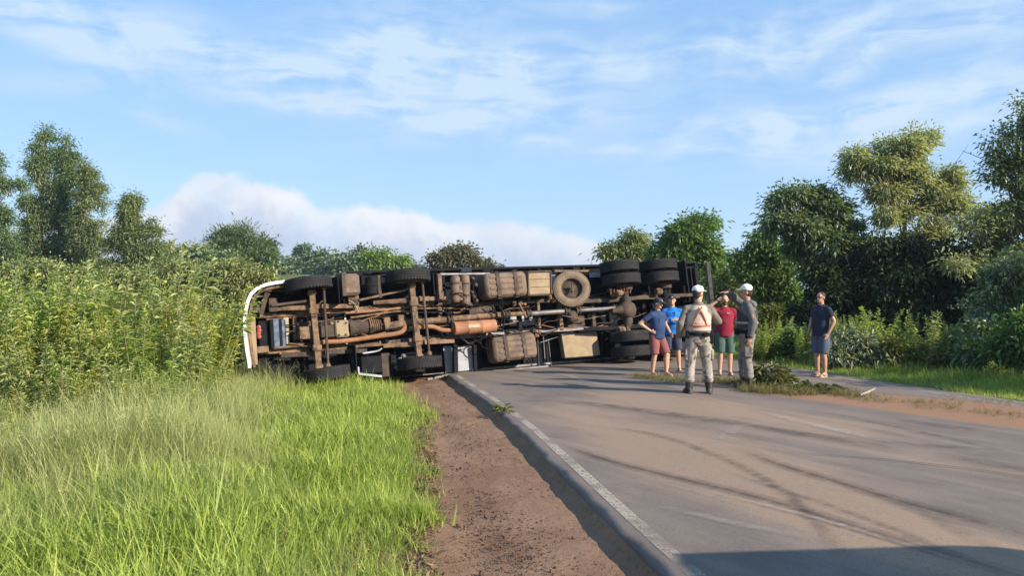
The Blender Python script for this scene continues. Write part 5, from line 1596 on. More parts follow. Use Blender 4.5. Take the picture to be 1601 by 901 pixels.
# lower side: black box with a pale bar, plates, tan cover
plate('battery_box', M_BLACK, 566, 556, 596, 585, .55, 1.0, 'black battery box with a pale bar below')
beam('battery_bar', M_LIGHT, q(560, 585, .52), q(597, 589, .52), .05, .05); beam('battery_bar', M_LIGHT, q(560, 574, .52), q(561, 586, .52), .05, .04)
plate('battery_plate', M_MUDDARK, 598, 552, 609, 590, .62, .95); plate('battery_plate', M_MUDDARK, 553, 558, 557, 590, .58, .95)
hose([(567, 553), (580, 551), (592, 549), (597, 545)], .6, .02, M_LIGHT)
for k in range(6):
    c = q(614 + random.uniform(0, 18), 556 + random.uniform(0, 20), .62)
    put('brake_fitting', M_GREY, MB().lathe([(.02, -.06), (.05, -.05), (.055, .02), (.03, .06)], c, (random.uniform(-1, 1), random.uniform(-1, 1), random.uniform(-1, 1)), 10))
beam('support_beam', M_BLACK, q(711, 532, 1.0), q(712, 583, 1.05), .14, .1); beam('support_beam', M_BLACK, q(742, 540, 1.05), q(743, 581, 1.1), .08, .08)
m = MB()
P_ = [q(a, b, .92) for a, b in ((878, 523), (933, 520), (938, 556), (884, 560))]
m.add([(p.x, .92, p.z) for p in P_] + [(p.x, 1.12, p.z) for p in P_], [(0, 1, 2, 3), (7, 6, 5, 4), (0, 4, 5, 1), (1, 5, 6, 2), (2, 6, 7, 3), (3, 7, 4, 0)])
cv_ = put('side_cover', M_TAN, m, label='flat tan cover panel on the lower side')
P2 = [p.lerp(sum(P_, Vector()) / 4, -.03) for p in P_]
for i in range(4):
    beam('cover_frame', M_BLACK, (P2[i].x, .94, P2[i].z), (P2[(i + 1) % 4].x, .94, P2[(i + 1) % 4].z), .03, .05, parent=cv_, bev=0)
beam('support_beam', M_BLACK, q(940, 520, 1.0), q(941, 566, 1.05), .05, .06)
for (a, b, c_, d) in ((700, 590, 770, 583), (770, 583, 860, 574)):
    beam('lower_guard_rail', M_GREY, q(a, b, .98), q(c_, d, .98), .09, .06, 'scuffed lower guard rail resting on the road')
pipe('lower_guard_bar', M_GREY, [q(668, 594, .9), q(702, 587, .95)], .04)

# loose lines and small brackets all along the frame
rs = random.Random(5)
for k in range(70):
    x0 = rs.uniform(430, 960); f = (x0 - 430) / 530
    yu, yl = 484 - 22 * f, 545 - 34 * f
    y0 = rs.uniform(yu - 8, yl + 6); L = rs.uniform(25, 90)
    y1 = y0 + rs.uniform(-12, 8) - L * .04
    h = rs.uniform(.62, .92)
    pts = [(x0 + L * i / 4, y0 + (y1 - y0) * i / 4 + rs.uniform(-4, 4) + (4 * rs.uniform(0, 1.6) if 0 < i < 4 else 0)) for i in range(5)]
    hose(pts, h, rs.choice((.010, .012, .016, .022)), rs.choice((M_BLACK, M_BLACK, M_MUDDARK, M_MUD, M_RUST)))
for k in range(40):
    x0 = rs.uniform(425, 1050); f = (x0 - 430) / 530
    y0 = rs.choice((484 - 22 * f, 545 - 34 * f)) + rs.uniform(-9, 9)
    p = q(x0, y0, rs.uniform(.72, .86))
    m = MB().box(p, (rs.uniform(.05, .16), rs.uniform(.05, .14), rs.uniform(.05, .12)), .008)
    m.cyl(p + Vector((0, -.09, 0)), p + Vector((0, -.03, 0)), .02, 6)
    put('frame_bracket', rs.choice((M_MUD, M_MUDDARK, M_RUST, M_BLACK)), m)

# ================================================================== PEOPLE
DG = None
def fuse(mb, name, voxel=.010, smooth=3, fac=.5):
    """closed overlapping shapes melted into one continuous surface"""
    me = mb.mesh(name)
    o = bpy.data.objects.new(name, me); COL.objects.link(o)
    md = o.modifiers.new('r', 'REMESH'); md.mode = 'VOXEL'; md.voxel_size = voxel
    if smooth:
        sm = o.modifiers.new('s', 'SMOOTH'); sm.factor = fac; sm.iterations = smooth
    dg = bpy.context.evaluated_depsgraph_get()
    r = bpy.data.meshes.new_from_object(o.evaluated_get(dg))
    bpy.data.objects.remove(o); bpy.data.meshes.remove(me)
    r.name = name
    r.polygons.foreach_set('use_smooth', [True] * len(r.polygons))
    return r

M_SKIN = pmat('skin', (.52, .30, .20), (.45, .25, .165), 9, .5, .0, spec=.35)
M_SKIN2 = pmat('tanned_skin', (.43, .235, .15), (.37, .195, .12), 9, .5, .0, spec=.35)
M_HAIR = pmat('dark_hair', (.018, .013, .011), (.035, .026, .02), 40, .7, .3)
M_EYE = pmat('eye_dark', (.02, .015, .012), None, 3, .3)
M_LIP = pmat('lips', (.30, .11, .08), None, 5, .5)
M_CAPW = pmat('white_cap_cloth', (.82, .80, .76), (.74, .72, .69), 12, .8, .1)
M_CAPB = pmat('black_cap_cloth', (.018, .018, .022), (.03, .03, .035), 12, .8, .1)
M_BADGE = pmat('cap_badge', (.55, .5, .42), None, 5, .5)
M_BOOT = pmat('black_boot', (.016, .015, .015), (.04, .034, .03), 8, .5, .2)
M_SANDAL = pmat('sandal', (.30, .25, .2), (.5, .46, .4), 9, .7)
M_SANDALB = pmat('dark_sandal', (.03, .028, .026), None, 9, .7)
def cloth(name, c, k=.8, **kw): return pmat(name, c, tuple(v * k for v in c), 7, .85, .7, bscale=14, spec=.12, **kw)
M_BELT = cloth('black_belt', (.015, .015, .016))
M_BAND = cloth('orange_reflex_band', (.50, .19, .11))
M_SILVER = pmat('reflex_silver', (.6, .58, .54), (.5, .48, .45), 20, .4)
def camo(name, a, b, c):
    m, t, bs = base_mat(name)
    co = t.new('ShaderNodeTexCoord').outputs['Object']
    n1 = t.noise(co, 9, 3, .5, .6); n2 = t.noise(t.vec('ADD', co, (3.1, 1.7, .4)), 12, 3, .5, .6)
    col = t.mix(t.step(n1, .47, .53), a, b); col = t.mix(t.step(n2, .57, .61), col, c)
    t.l.new(col, bs.inputs['Base Color']); bs.inputs['Roughness'].default_value = .9
    bs.inputs['Specular IOR Level'].default_value = .15
    bp = t.new('ShaderNodeBump'); bp.inputs['Strength'].default_value = .4; bp.inputs['Distance'].default_value = .01
    t.l.new(t.noise(co, 22, 4), bp.inputs['Height']); t.l.new(bp.outputs[0], bs.inputs['Normal'])
    return m

def hand(mb, w, d, palm_n, out, curl=.35):
    """palm and five unequal, bent fingers: w wrist, d along the hand, palm_n palm facing, out towards the thumb"""
    d, palm_n = Vector(d).normalized(), Vector(palm_n)
    palm_n = (palm_n - d * palm_n.dot(d)).normalized()
    s = d.cross(palm_n).normalized()
    if s.dot(Vector(out)) < 0: s = -s
    w = Vector(w)
    M = Matrix((s, palm_n, d)).transposed()
    mb.ell(w + d * .048, (.040, .018, .052), M, 12, 8)
    for k, (o, L) in enumerate(((.029, .070), (.010, .080), (-.010, .075), (-.029, .058))):
        p = w + d * .088 + s * o
        a, r = 0.0, .0095
        dd = d
        for j in range(3):
            a = curl * (j + .6)
            dd = (d * math.cos(a) + palm_n * math.sin(a)).normalized()
            e = p + dd * L * (.42, .32, .26)[j]
            mb.capsule(p, e, r, r * .92, 8); p = e; r *= .92
    p = w + d * .03 + s * .034
    e = p + (d * .6 + s * .7 + palm_n * .25).normalized() * .036
    mb.capsule(p, e, .012, .011, 8)
    mb.capsule(e, e + (d * .9 + s * .2 + palm_n * .35).normalized() * .030, .011, .0095, 8)

def person(label, px, py_feet, Y, H, yaw, pose, skin, top, bottom, head_yaw=0, head_pitch=0, cap=None, belly=0.0, build=1.0, hair=True, shoes='sandal',
           sleeve=.55, short=True, beard=False, glasses=False, gear=None, lean=(0, 0)):
    """local axes: x to the person's right, y forward; pose gives elbows, wrists, knees, ankles for a body 1.75 m tall"""
    g = at(px, py_feet, Y)
    loc = Vector((g.x, Y, g.z))
    loc.z = float(zroad(loc.x, loc.y))
    k = H / 1.75
    V3 = lambda v: Vector(v)
    LX, LY = lean
    def Tt(v):
        v = Vector(v); f = max(0, (v.z - .95)) / .6
        return Vector((v.x + LX * f, v.y + LY * f, v.z))
    hipR, hipL = V3((.095, 0, .90)), V3((-.095, 0, .90))
    shR, shL = Tt((.180 * build, -.005, 1.405)), Tt((-.180 * build, -.005, 1.405))
    P = {a: V3(b) for a, b in pose.items() if isinstance(b, tuple)}
    neck = Tt((0, -.01, 1.44)); hc = Tt((0, .012, 1.645))
    HM = Matrix.Rotation(head_yaw, 3, 'Z') @ Matrix.Rotation(head_pitch, 3, 'X')
    hp = lambda x, y, z: hc + HM @ Vector((x, y, z))
    rings = lambda inf=0.0, z0=.84, z1=1.46: [(Tt((0, cy, z)), rx * build + inf, ry * (1 + .15 * (build - 1)) + inf) for (z, rx, ry, cy) in
        ((.84, .150, .105, -.01), (.92, .172, .125, -.01), (1.0, .165, .122 + belly * .6, belly * .45), (1.08, .160, .118 + belly, belly * .75), (1.16, .160, .118 + belly * .8, belly * .6),
         (1.26, .170, .120 + belly * .3, belly * .2), (1.34, .180, .120, 0), (1.40, .165, .105, -.005), (1.462, .115, .085, -.01), (1.49, .07, .065, -.012)) if z0 - 1e-6 <= z <= z1 + .031]
    # ---- body
    B = MB()
    B.loft(rings(0), 22)
    B.capsule(neck, hc + Vector((0, -.01, -.06)), .060, .055)
    B.ell(hp(0, -.008, .025), (.074, .094, .098), HM, 18, 12)
    B.ell(hp(0, .022, -.045), (.056, .066, .066), HM, 14, 10)
    B.capsule(hp(0, .084, .018), hp(0, .104, -.018), .011, .016, 8)       # nose
    B.capsule(hp(-.038, .074, .032), hp(.038, .074, .032), .012, .012, 8)  # brow
    B.ell(hp(0, .078, -.078), (.024, .016, .018), HM, 8, 6)               # chin
    for s in (1, -1):
        B.ell(hp(.075 * s, -.008, .005), (.013, .022, .034), HM, 8, 6)
    for (sh, e, w, s) in ((shR, P['elR'], P['wrR'], 1), (shL, P['elL'], P['wrL'], -1)):
        B.capsule(sh, e, .056 * build, .043)
        m_ = e.lerp(w, .28)
        B.capsule(e, m_, .043, .044); B.capsule(m_, w, .044, .028)
        ax = (w - e).normalized()
        nrm = pose.get('palmR' if s > 0 else 'palmL', (-s, 0, 0))
        out = pose.get('thumbR' if s > 0 else 'thumbL', (0, 1, 0))
        hd = pose.get('handR' if s > 0 else 'handL', tuple(ax))
        hand(B, w, hd, nrm, out, pose.get('curlR' if s > 0 else 'curlL', .35))
    for (h_, kn, an, s) in ((hipR, P['knR'], P['anR'], 1), (hipL, P['knL'], P['anL'], -1)):
        B.capsule(h_, kn, .092 * build, .058)
        c_ = kn.lerp(an, .30)
        fw = (an - kn).normalized()
        B.capsule(kn, c_ + Vector((0, -.012, 0)), .056, .060); B.capsule(c_ + Vector((0, -.012, 0)), an, .058, .038)
        td = Vector(pose.get('toeR' if s > 0 else 'toeL', (.12 * s, 1, 0))).normalized()
        heel = an + Vector((0, 0, -.045)) - td * .035
        B.capsule(heel, an + Vector((0, 0, -.052)) + td * .13, .034, .030); B.capsule(an, an + td * .12 + Vector((0, 0, -.05)), .040, .026)
        for j in range(5):
            sd = Vector((td.y, -td.x, 0)) * s
            t0 = an + Vector((0, 0, -.062)) + td * .14 + sd * (.026 - .013 * j) * -1
            B.capsule(t0, t0 + td * (.035 - .004 * j), .012 - .0008 * j, .010 - .0008 * j, 6)
    me = fuse(B, 'person', .0095, 3, .5)
    root = link('person', me, skin)
    root.location = loc; root.rotation_euler = (0, 0, yaw); root.scale = (k, k, k)
    tag(root, label, 'person')
    def add(name, mb, mat, voxel=.011, smooth=4, lab=None, f=True):
        o = link(name, fuse(mb, name, voxel, smooth) if f else mb.mesh(name), mat, root)
        if not f:
            o.data.polygons.foreach_set('use_smooth', [True] * len(o.data.polygons))
        if lab: o['label'] = lab
        return o
    # ---- shirt or jacket
    T = MB()
    zb = .90 if short else .98
    T.loft(rings(.020 if sleeve < .9 else .030, zb if zb > .9 else .92, 1.42) , 22)
    T.loft([(Tt((0, belly * .4, zb - .045)), .180 * build, .142 + belly * .7), (Tt((0, belly * .5, zb + .04)), .178 * build, .140 + belly * .8), (Tt((0, belly * .6, 1.10)), .172 * build, .134 + belly)], 22)
    T.loft([(Tt((0, -.008, 1.38)), .165 * build, .12), (Tt((0, -.01, 1.465)), .12, .09), (Tt((0, -.008, 1.50)), .074, .072)], 20)
    inf = .021 if sleeve < .9 else .025
    for (sh, e, w) in ((shR, P['elR'], P['wrR']), (shL, P['elL'], P['wrL'])):
        T.ell(sh, (.068, .070, .066))
        T.capsule(Tt((0, -.012, 1.435)), sh, .070, .062)
        if sleeve < .9:
            q_ = sh.lerp(e, sleeve + .12)
            T.lathe([(.066, 0), (.068, (q_ - sh).length * .6), (.070, (q_ - sh).length)], sh, q_ - sh, 14)
        else:
            T.capsule(sh, e, .050 + inf * .7, .043 + inf * .8)
            q_ = e.lerp(w, .97)
            T.capsule(e, e.lerp(w, .4), .043 + inf, .045 + inf)
            T.lathe([(.045 + inf, 0), (.036 + inf * .7, (q_ - e).length)], e, q_ - e, 14)
            # folds at the elbow
            for f_ in (.62, .78, .92):
                c_ = sh.lerp(e, f_); T.ell(c_, (.062, .062, .022))
    for _ in range(10):   # folds
        z = random.uniform(.98, 1.3); a = random.uniform(0, 6.28)
        c_ = Tt((math.cos(a) * .165 * build, math.sin(a) * (.125 + belly * .7) + belly * .5, z))
        T.capsule(c_, c_ + Vector((random.uniform(-.06, .06), random.uniform(-.02, .02), random.uniform(.04, .10))), .018, .012, 8)
    add('jacket' if sleeve > .9 else 'shirt', T, top, .011, 7)
    C = MB(); C.lathe([(.066, -.012), (.078, -.008), (.074, .028), (.064, .034)], Tt((0, -.008, 1.482)), Vector((0, .25, 1)), 18, closed=True)
    add('collar', C, top, f=False)
    # ---- shorts or trousers
    Q = MB()
    Q.loft([(Vector((0, belly * .1, .84)), .168, .130), (Vector((0, belly * .2, .92)), .186 * build, .142 + belly * .3), (Vector((0, belly * .35, 1.0)), .176 * build, .136 + belly * .6)], 22)
    for (h_, kn, an, s) in ((hipR, P['knR'], P['anR'], 1), (hipL, P['knL'], P['anL'], -1)):
        if short:
            q_ = h_.lerp(kn, 1.0)
            Q.lathe([(.108 * build, -.02), (.112 * build, (q_ - h_).length * .5), (.102, (q_ - h_).length * .98)], h_, q_ - h_, 18)
            Q.capsule(q_.lerp(h_, .25), q_.lerp(h_, .45), .100, .106)
        else:
            Q.capsule(h_, kn, .110 * build, .084)
            Q.capsule(kn, kn.lerp(an, .45) + Vector((0, -.01, 0)), .084, .080)
            Q.capsule(kn.lerp(an, .45) + Vector((0, -.01, 0)), kn.lerp(an, .66), .080, .078)
            for f_ in (.1, .3, .5, .62):
                Q.ell(kn.lerp(an, f_), (.086, .088, .026))
            Q.box(h_.lerp(kn, .62) + Vector((s * .095, -.005, 0)), (.05, .15, .19), .02)     # cargo pocket
    Q.ell((0, 0, .84), (.13, .115, .085))
    add('shorts' if short else 'trousers', Q, bottom, .011, 4)
    # ---- head: hair, eyes, mouth, cap
    if hair:
        Hh = MB()
        Hh.ell(hp(0, -.022, .040), (.080, .092, .094), HM, 16, 10)
        Hh.ell(hp(0, -.045, -.01), (.070, .060, .065), HM, 14, 8)
        add('hair', Hh, M_HAIR, .009, 2)
    if beard:
        Hb = MB(); Hb.ell(hp(0, .030, -.068), (.060, .064, .048), HM, 14, 8); Hb.capsule(hp(-.03, .088, -.033), hp(.03, .088, -.033), .009, .009, 8)
        add('beard', Hb, pmat('short_beard', (.09, .055, .035), (.06, .04, .03), 40, .8, .3), .009, 2)
    for s in (1, -1):
        e_ = MB(); e_.ell(hp(.030 * s, .079, .012), (.013, .009, .007), HM, 8, 6); add('eye', e_, M_EYE, f=False)
    mo = MB(); mo.ell(hp(0, .086, -.046), (.022, .007, .006), HM, 10, 6); add('mouth', mo, M_LIP, f=False)
    if glasses:
        gl = MB()
        for s in (1, -1):
            gl.ell(hp(.033 * s, .088, .014), (.028, .008, .019), HM, 12, 6); gl.bar(hp(.06 * s, .078, .018), hp(.078 * s, -.01, .02), .008, .005)
        gl.bar(hp(-.012, .094, .018), hp(.012, .094, .018), .006, .006); add('sunglasses', gl, M_EYE, f=False)
    if cap is not None:
        K = MB()
        K.lathe([(.094, -.0), (.098, .03), (.092, .065), (.070, .092), (.035, .106), (.001, .110)], hp(0, -.006, .048), HM @ Vector((0, -.10, 1)), 22)
        K.ell(hp(0, .118, .062), (.070, .072, .010), HM @ Matrix.Rotation(R(-12), 3, 'X'), 18, 6)
        cp_ = add('cap', K, cap, .007, 3)
        if cap is M_CAPB:
            bd = MB(); bd.ell(hp(0, .090, .092), (.020, .010, .014), HM, 10, 6)
            o = bd.build('cap_badge', M_BADGE, cp_)
        else:
            bt = MB(); bt.ell(hp(0, -.008, .161), (.010, .010, .006), HM, 8, 4); bt.build('cap_button', M_CAPW, cp_)
    # ---- feet
    for (kn, an, s) in ((P['knR'], P['anR'], 1), (P['knL'], P['anL'], -1)):
        td = Vector(pose.get('toeR' if s > 0 else 'toeL', (.12 * s, 1, 0))).normalized()
        sd = Vector((td.y, -td.x, 0))
        gz_ = an.z - .088
        if shoes == 'boot':
            b = MB()
            b.capsule(an + Vector((0, 0, -.03)), an.lerp(kn, .34), .058, .070)
            b.capsule(an + Vector((0, 0, -.045)) - td * .035, an + Vector((0, 0, -.048)) + td * .145, .045, .043)
            b.capsule(an + Vector((0, 0, .0)), an + td * .12 + Vector((0, 0, -.04)), .05, .04)
            b.hexa(Vector((an.x, an.y, gz_ + .014)) + td * .06, td * .145, sd * .045, Vector((0, 0, .014)), .01)
            bo = add('boot', b, M_BOOT, .010, 2)
            gb = MB(); c_ = an.lerp(kn, .33); gb.lathe([(.070, -.015), (.085, -.01), (.086, .015), (.072, .02)], c_, kn - an, 18, closed=True); gb.build('boot_cuff', bottom, bo)
        else:
            b = MB()
            n = 16
            out_, = [[(math.sin(2 * PI * i / n) * (.042 + .008 * math.cos(2 * PI * i / n)), .055 + .135 * math.cos(2 * PI * i / n)) for i in range(n)]]
            lo = [Vector((an.x, an.y, gz_ + .002)) + td * y + sd * x for x, y in out_]
            b.add([p_ for p_ in lo] + [p_ + Vector((0, 0, .016)) for p_ in lo], [tuple(range(n - 1, -1, -1)), tuple(range(n, 2 * n))] + [(i, (i + 1) % n, n + (i + 1) % n, n + i) for i in range(n)])
            fp = Vector((an.x, an.y, gz_))
            so = add('sandal', b, shoes, f=False)
            st = MB(); 
            for x_ in (1, -1):
                st.tube([fp + td * .045 + sd * .045 * x_ + Vector((0, 0, .015)), fp + td * .09 + sd * .03 * x_ + Vector((0, 0, .060)), fp + td * .135 + Vector((0, 0, .048)), fp + td * .15 + Vector((0, 0, .02))], .007, 6)
            st.build('sandal_strap', M_SANDALB, so)
    if gear: gear(root, add, P, Tt, hp, HM, shR, shL)
    return root

GROUND_AN = .088
# 1 man in the blue polo shirt, hand on hip, half turned to the right
pose = dict(elR=(.40, -.14, 1.20), wrR=(.215, .02, 1.035), handR=(-.5, .75, -.35), palmR=(-.8, -.4, 0), thumbR=(0, -.3, 1), curlR=.45,
            elL=(-.30, -.02, 1.17), wrL=(-.27, .16, .98), knR=(.115, .05, .49), anR=(.12, -.02, .088), knL=(-.13, .17, .50), anL=(-.15, .15, .088))
person('man in a dark blue polo and faded red shorts, hand on hip', 1027, 588, 16.3, 1.62, R(214), pose, M_SKIN, cloth('navy_polo', (.035, .058, .13)), cloth('faded_red_shorts', (.25, .095, .085)),
       head_yaw=R(14), head_pitch=R(-8), cap=M_CAPB, belly=.03, build=1.03, shoes=M_SANDAL, sleeve=.5, hair=True, lean=(0, .03))
# 2 man in the bright blue jacket, arms folded
pose = dict(elR=(.275, .05, 1.17), wrR=(.0, .235, 1.20), handR=(-.95, .05, .12), palmR=(0, -1, 0), thumbR=(0, 0, 1), curlR=.3,
            elL=(-.275, .06, 1.17), wrL=(.03, .215, 1.165), handL=(.95, .1, .1), palmL=(0, -1, 0), thumbL=(0, 0, 1), curlL=.3,
            knR=(.11, .03, .49), anR=(.11, -.02, .088), knL=(-.13, .04, .49), anL=(-.16, -.01, .088))
person('man in a bright blue jacket and dark shorts, arms folded', 1051, 581, 17.35, 1.68, R(172), pose, M_SKIN, cloth('bright_blue_jacket', (.025, .17, .50)), cloth('navy_shorts', (.045, .06, .10)),
       head_yaw=R(-4), cap=M_CAPB, belly=.02, shoes=M_SANDALB, sleeve=1.0)
# 3 officer seen from the back
def officer_back(root, add, P, Tt, hp, HM, shR, shL):
    v = MB()
    v.loft([(Tt((0, -.0, z)), rx, ry) for z, rx, ry in ((1.045, .204, .176), (1.15, .204, .176), (1.26, .212, .176), (1.33, .206, .172), (1.40, .172, .155), (1.462, .125, .115))], 24)
    for z in (1.06, 1.12, 1.18): v.loft([(Tt((0, 0, z - .02)), .206, .178), (Tt((0, 0, z)), .212, .184), (Tt((0, 0, z + .02)), .206, .178)], 24)
    ve = add('tactical_vest', v, cloth('sand_vest', (.56, .43, .34)), .010, 3)
    def on_back(x, z): return Tt((x, -math.sqrt(max(.01, 1 - (x / .222) ** 2)) * .184, z))
    b = MB()
    for s in (1, -1):
        b.tube([on_back(.115 * s, 1.14), on_back(.08 * s, 1.24), on_back(.035 * s, 1.34), on_back(-.03 * s, 1.44)], .013, 6)
    b.tube([on_back(-.18, 1.135), on_back(-.09, 1.132), on_back(0, 1.13), on_back(.09, 1.132), on_back(.18, 1.135)], .014, 6)
    b.build('harness_strap', M_BAND, root)
    l = MB(); l.loft([(Tt((0, 0, z)), .200, .162) for z in (.965, .97, 1.015, 1.02)], 24)
    be = add('belt', l, M_BELT, .010, 2)
    hs = MB(); hs.box((.205, -.03, .93), (.07, .11, .20), .02); hs.box((.215, -.03, 1.03), (.04, .06, .07), .015); hs.build('holster', M_BELT, be)
    po = MB(); po.box((-.19, -.07, .98), (.06, .09, .11), .02); po.box((.10, -.165, .985), (.09, .05, .08), .02); po.build('belt_pouch', M_BELT, be)
    u = MB(); u.loft([(Tt((0, 0, z)), .190, .152) for z in (1.022, 1.026, 1.044, 1.05)], 24); add('undershirt_hem', u, M_CAPW, .010, 2)
pose = dict(elR=(.34, .06, 1.20), wrR=(.245, .26, 1.26), handR=(-.35, .8, .25), palmR=(-1, 0, 0), thumbR=(0, 0, 1), curlR=.4,
            elL=(-.30, -.05, 1.16), wrL=(-.315, .06, .92), knR=(.145, .03, .49), anR=(.175, -.02, .088), knL=(-.13, .03, .49), anL=(-.16, -.02, .088), toeR=(.25, 1, 0), toeL=(-.2, 1, 0))
CAMO = camo('grey_camouflage', (.26, .22, .185), (.34, .295, .25), (.12, .10, .085))
person('officer seen from behind, white cap, sand vest with orange straps', 1092, 617, 13.45, 1.84, R(-4), pose, M_SKIN, cloth('khaki_grey_jacket', (.20, .17, .135)), CAMO,
       head_yaw=R(-48), cap=M_CAPW, build=1.07, shoes='boot', sleeve=1.0, short=False, gear=officer_back)
# 4 man in the red shirt, shading his eyes
def logo(root, add, P, Tt, hp, HM, shR, shL):
    m = MB()
    for k in range(4):
        m.tube([Tt((-.075 + .018 * k, .145 - .003 * k, 1.345)), Tt((-.085 + .018 * k, .150 - .003 * k, 1.365)), Tt((-.070 + .018 * k, .148 - .003 * k, 1.372))], .0045, 5)
    m.build('chest_emblem', M_SILVER, root, None)
pose = dict(elR=(.40, .10, 1.47), wrR=(.20, .14, 1.61), handR=(-.55, -.15, .8), palmR=(-.6, -.2, -.6), thumbR=(0, 1, 0), curlR=.5,
            elL=(-.285, -.02, 1.17), wrL=(-.33, .10, .93), knR=(.10, .03, .49), anR=(.10, -.02, .088), knL=(-.11, .02, .49), anL=(-.12, -.03, .088))
person('bearded man in a dark red shirt and green shorts shading his eyes', 1133, 588, 16.4, 1.71, R(176), pose, M_SKIN, cloth('dark_red_shirt', (.24, .022, .04)), cloth('green_shorts', (.075, .12, .095)),
       head_yaw=R(4), beard=True, belly=.01, build=1.03, shoes=M_SANDALB, sleeve=.5, gear=logo)
# 5 officer in the grey jacket, pointing
def officer_side(root, add, P, Tt, hp, HM, shR, shL):
    v = MB()
    v.loft([(Tt((0, -.005, z)), rx, ry) for z, rx, ry in ((1.02, .190, .170), (1.10, .200, .176), (1.25, .206, .178), (1.35, .190, .172))], 24)
    add('tactical_vest', v, cloth('charcoal_vest', (.055, .055, .06)), .010, 3)
    b = MB(); b.loft([(Tt((0, -.005, z)), .208, .184) for z in (1.115, 1.118, 1.152, 1.155)], 24); add('reflex_belt', b, pmat('tan_reflex', (.45, .36, .26), (.3, .24, .18), 25, .5), .010, 2)
    l = MB(); l.loft([(Vector((0, 0, z)), .198, .160) for z in (.955, .96, 1.015, 1.02)], 24)
    be = add('belt', l, M_BELT, .010, 2)
    hs = MB(); hs.box((-.20, .0, .95), (.06, .12, .16), .02); hs.box((0, .17, .98), (.16, .07, .11), .02); hs.build('belt_pouch', M_BELT, be)
    pm = MB(); c = shL.lerp(P['elL'], .62) + Vector((-.068, 0, 0)); pm.ell(c, (.012, .028, .036)); pm.build('arm_patch', pmat('patch_cloth', (.42, .22, .10), (.30, .15, .07), 30, .8), root)
    w = MB(); a = P['elL'].lerp(P['wrL'], .95); w.lathe([(.040, -.016), (.046, -.012), (.046, .012), (.040, .016)], a, P['wrL'] - P['elL'], 16, closed=True); w.build('wristwatch', M_BELT, root)
    hd = MB(); hd.ell(Tt((0, -.10, 1.44)), (.13, .07, .07)); hd.ell(Tt((0, -.07, 1.475)), (.10, .06, .05)); add('hood', hd, cloth('grey_hood', (.15, .145, .14)), .010, 3)
# He faces left in the photo: his left arm is towards the viewer, the right one is raised ahead of his face
pose = dict(elR=(.22, .17, 1.55), wrR=(.10, .31, 1.655), handR=(-.2, .95, .02), palmR=(0, -.2, -1), thumbR=(-1, 0, 0), curlR=.15,
            elL=(-.245, -.07, 1.15), wrL=(-.25, -.01, .89), palmL=(1, 0, 0), knR=(.11, .05, .49), anR=(.12, .03, .088), knL=(-.11, .02, .49), anL=(-.11, -.03, .088))
person('officer in a grey jacket and white cap seen sideways, one arm raised', 1168, 608, 14.1, 1.87, R(82), pose, M_SKIN2, cloth('grey_jacket', (.135, .13, .125)), camo('warm_grey_camouflage', (.19, .165, .145), (.225, .195, .17), (.12, .10, .09)),
       head_yaw=R(-8), cap=M_CAPW, build=1.02, shoes='boot', sleeve=1.0, short=False, gear=officer_side)
# 6 man at the right edge of the road
pose = dict(elR=(.28, -.03, 1.16), wrR=(.26, .09, .90), elL=(-.285, -.06, 1.16), wrL=(-.245, .06, .91),
            knR=(.10, .03, .49), anR=(.10, .0, .088), knL=(-.10, .04, .49), anL=(-.11, .01, .088))
person('man in a navy t-shirt and grey blue shorts alone at the road edge', 1284, 590, 16.1, 1.76, R(114), pose, M_SKIN2, cloth('dark_navy_tshirt', (.028, .034, .055)), cloth('grey_blue_shorts', (.085, .105, .15)),
       head_yaw=R(10), belly=.02, build=1.05, shoes=M_SANDAL, sleeve=.5, glasses=True)

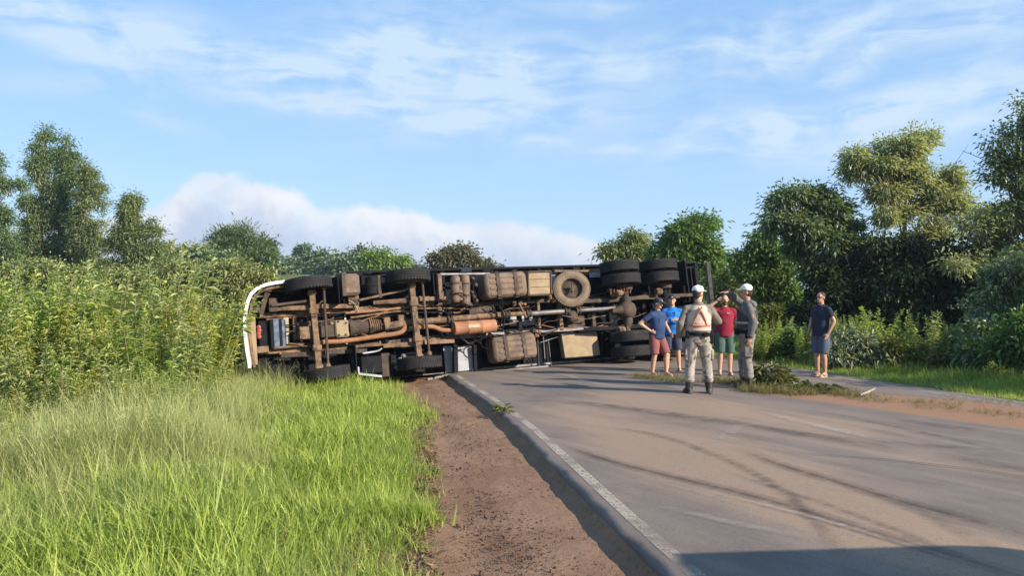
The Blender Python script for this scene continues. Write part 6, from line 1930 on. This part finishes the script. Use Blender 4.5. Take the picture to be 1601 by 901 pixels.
# ================================================================== VAN OUTSIDE THE FRAME (its shade lies in the foreground)
def van():
    r = empty('parked_van', (5.95, .68, float(zroad(5.95, .68))), R(182))
    side = [(-2.4, .45), (2.35, .45), (2.42, .95), (2.30, 1.15), (1.55, 1.35), (1.05, 2.02), (.85, 2.10), (-2.30, 2.14), (-2.42, 2.0)]
    m = MB(); n = len(side); secs = []
    for x, k in ((-.98, .94), (-.95, .985), (-.88, 1.0), (.88, 1.0), (.95, .985), (.98, .94)):
        secs += [(x, y, .45 + (z - .45) * k + (0 if k == 1 else .02)) for y, z in side]
    fs = [tuple(range(n - 1, -1, -1)), tuple(5 * n + i for i in range(n))]
    for j in range(5):
        fs += [(j * n + i, j * n + (i + 1) % n, (j + 1) * n + (i + 1) % n, (j + 1) * n + i) for i in range(n)]
    m.add(secs, fs); m.build('body', M_WHITE, r)
    w = MB(); w.hexa((0, 1.34, 1.70), (.80, 0, 0), (0, -.22, .30), (0, .02, .014)); w.build('windscreen', M_GLASS, r)
    for s in (1, -1):
        w = MB(); w.box((s * .985, .72, 1.62), (.02, .85, .5), .008); w.build('side_window', M_GLASS, r)
        d = MB(); d.box((s * .985, .70, 1.0), (.018, 1.0, .7), .006); d.build('door', M_WHITE, r)
        mi = MB(); mi.box((s * 1.1, 1.28, 1.45), (.16, .10, .24), .03); mi.build('wing_mirror', M_BLACK, r)
        h = MB(); h.box((s * .70, 2.40, .88), (.36, .05, .18), .02); h.build('headlight', M_SILVER, r)
        for y in (-1.55, 1.55):
            wl = link('wheel', RIM_ME, M_RIM, r); wl.location = (s * .86, y, .34); wl.rotation_euler = (0, s * PI / 2, 0); wl.scale = (.68, .68, .72)
            link('tyre', TYRE_ME, M_RUBBER, wl)
    b = MB(); b.box((0, 2.44, .55), (1.85, .12, .2), .03); b.build('bumper', M_BLACK, r)
    tag(r, 'white van parked beyond the right edge of the photo, its shade on the near road', 'van')
van()

# ================================================================== HAZE
def haze():
    m = bpy.data.materials.new('air')
    m.use_nodes = True
    t = NT(m.node_tree); t.n.clear()
    out = t.new('ShaderNodeOutputMaterial')
    v = t.new('ShaderNodeVolumePrincipled')
    v.inputs['Color'].default_value = (.80, .88, 1.0, 1)
    v.inputs['Density'].default_value = .0004
    v.inputs['Anisotropy'].default_value = .3
    t.l.new(v.outputs[0], out.inputs['Volume'])
    o = MB().box((0, 1300, 19.0), (5200, 3800, 44.0)).build('haze', m, None, 0)
    tag(o, 'thin pale morning haze over the fields', 'haze', kind='stuff')
haze()
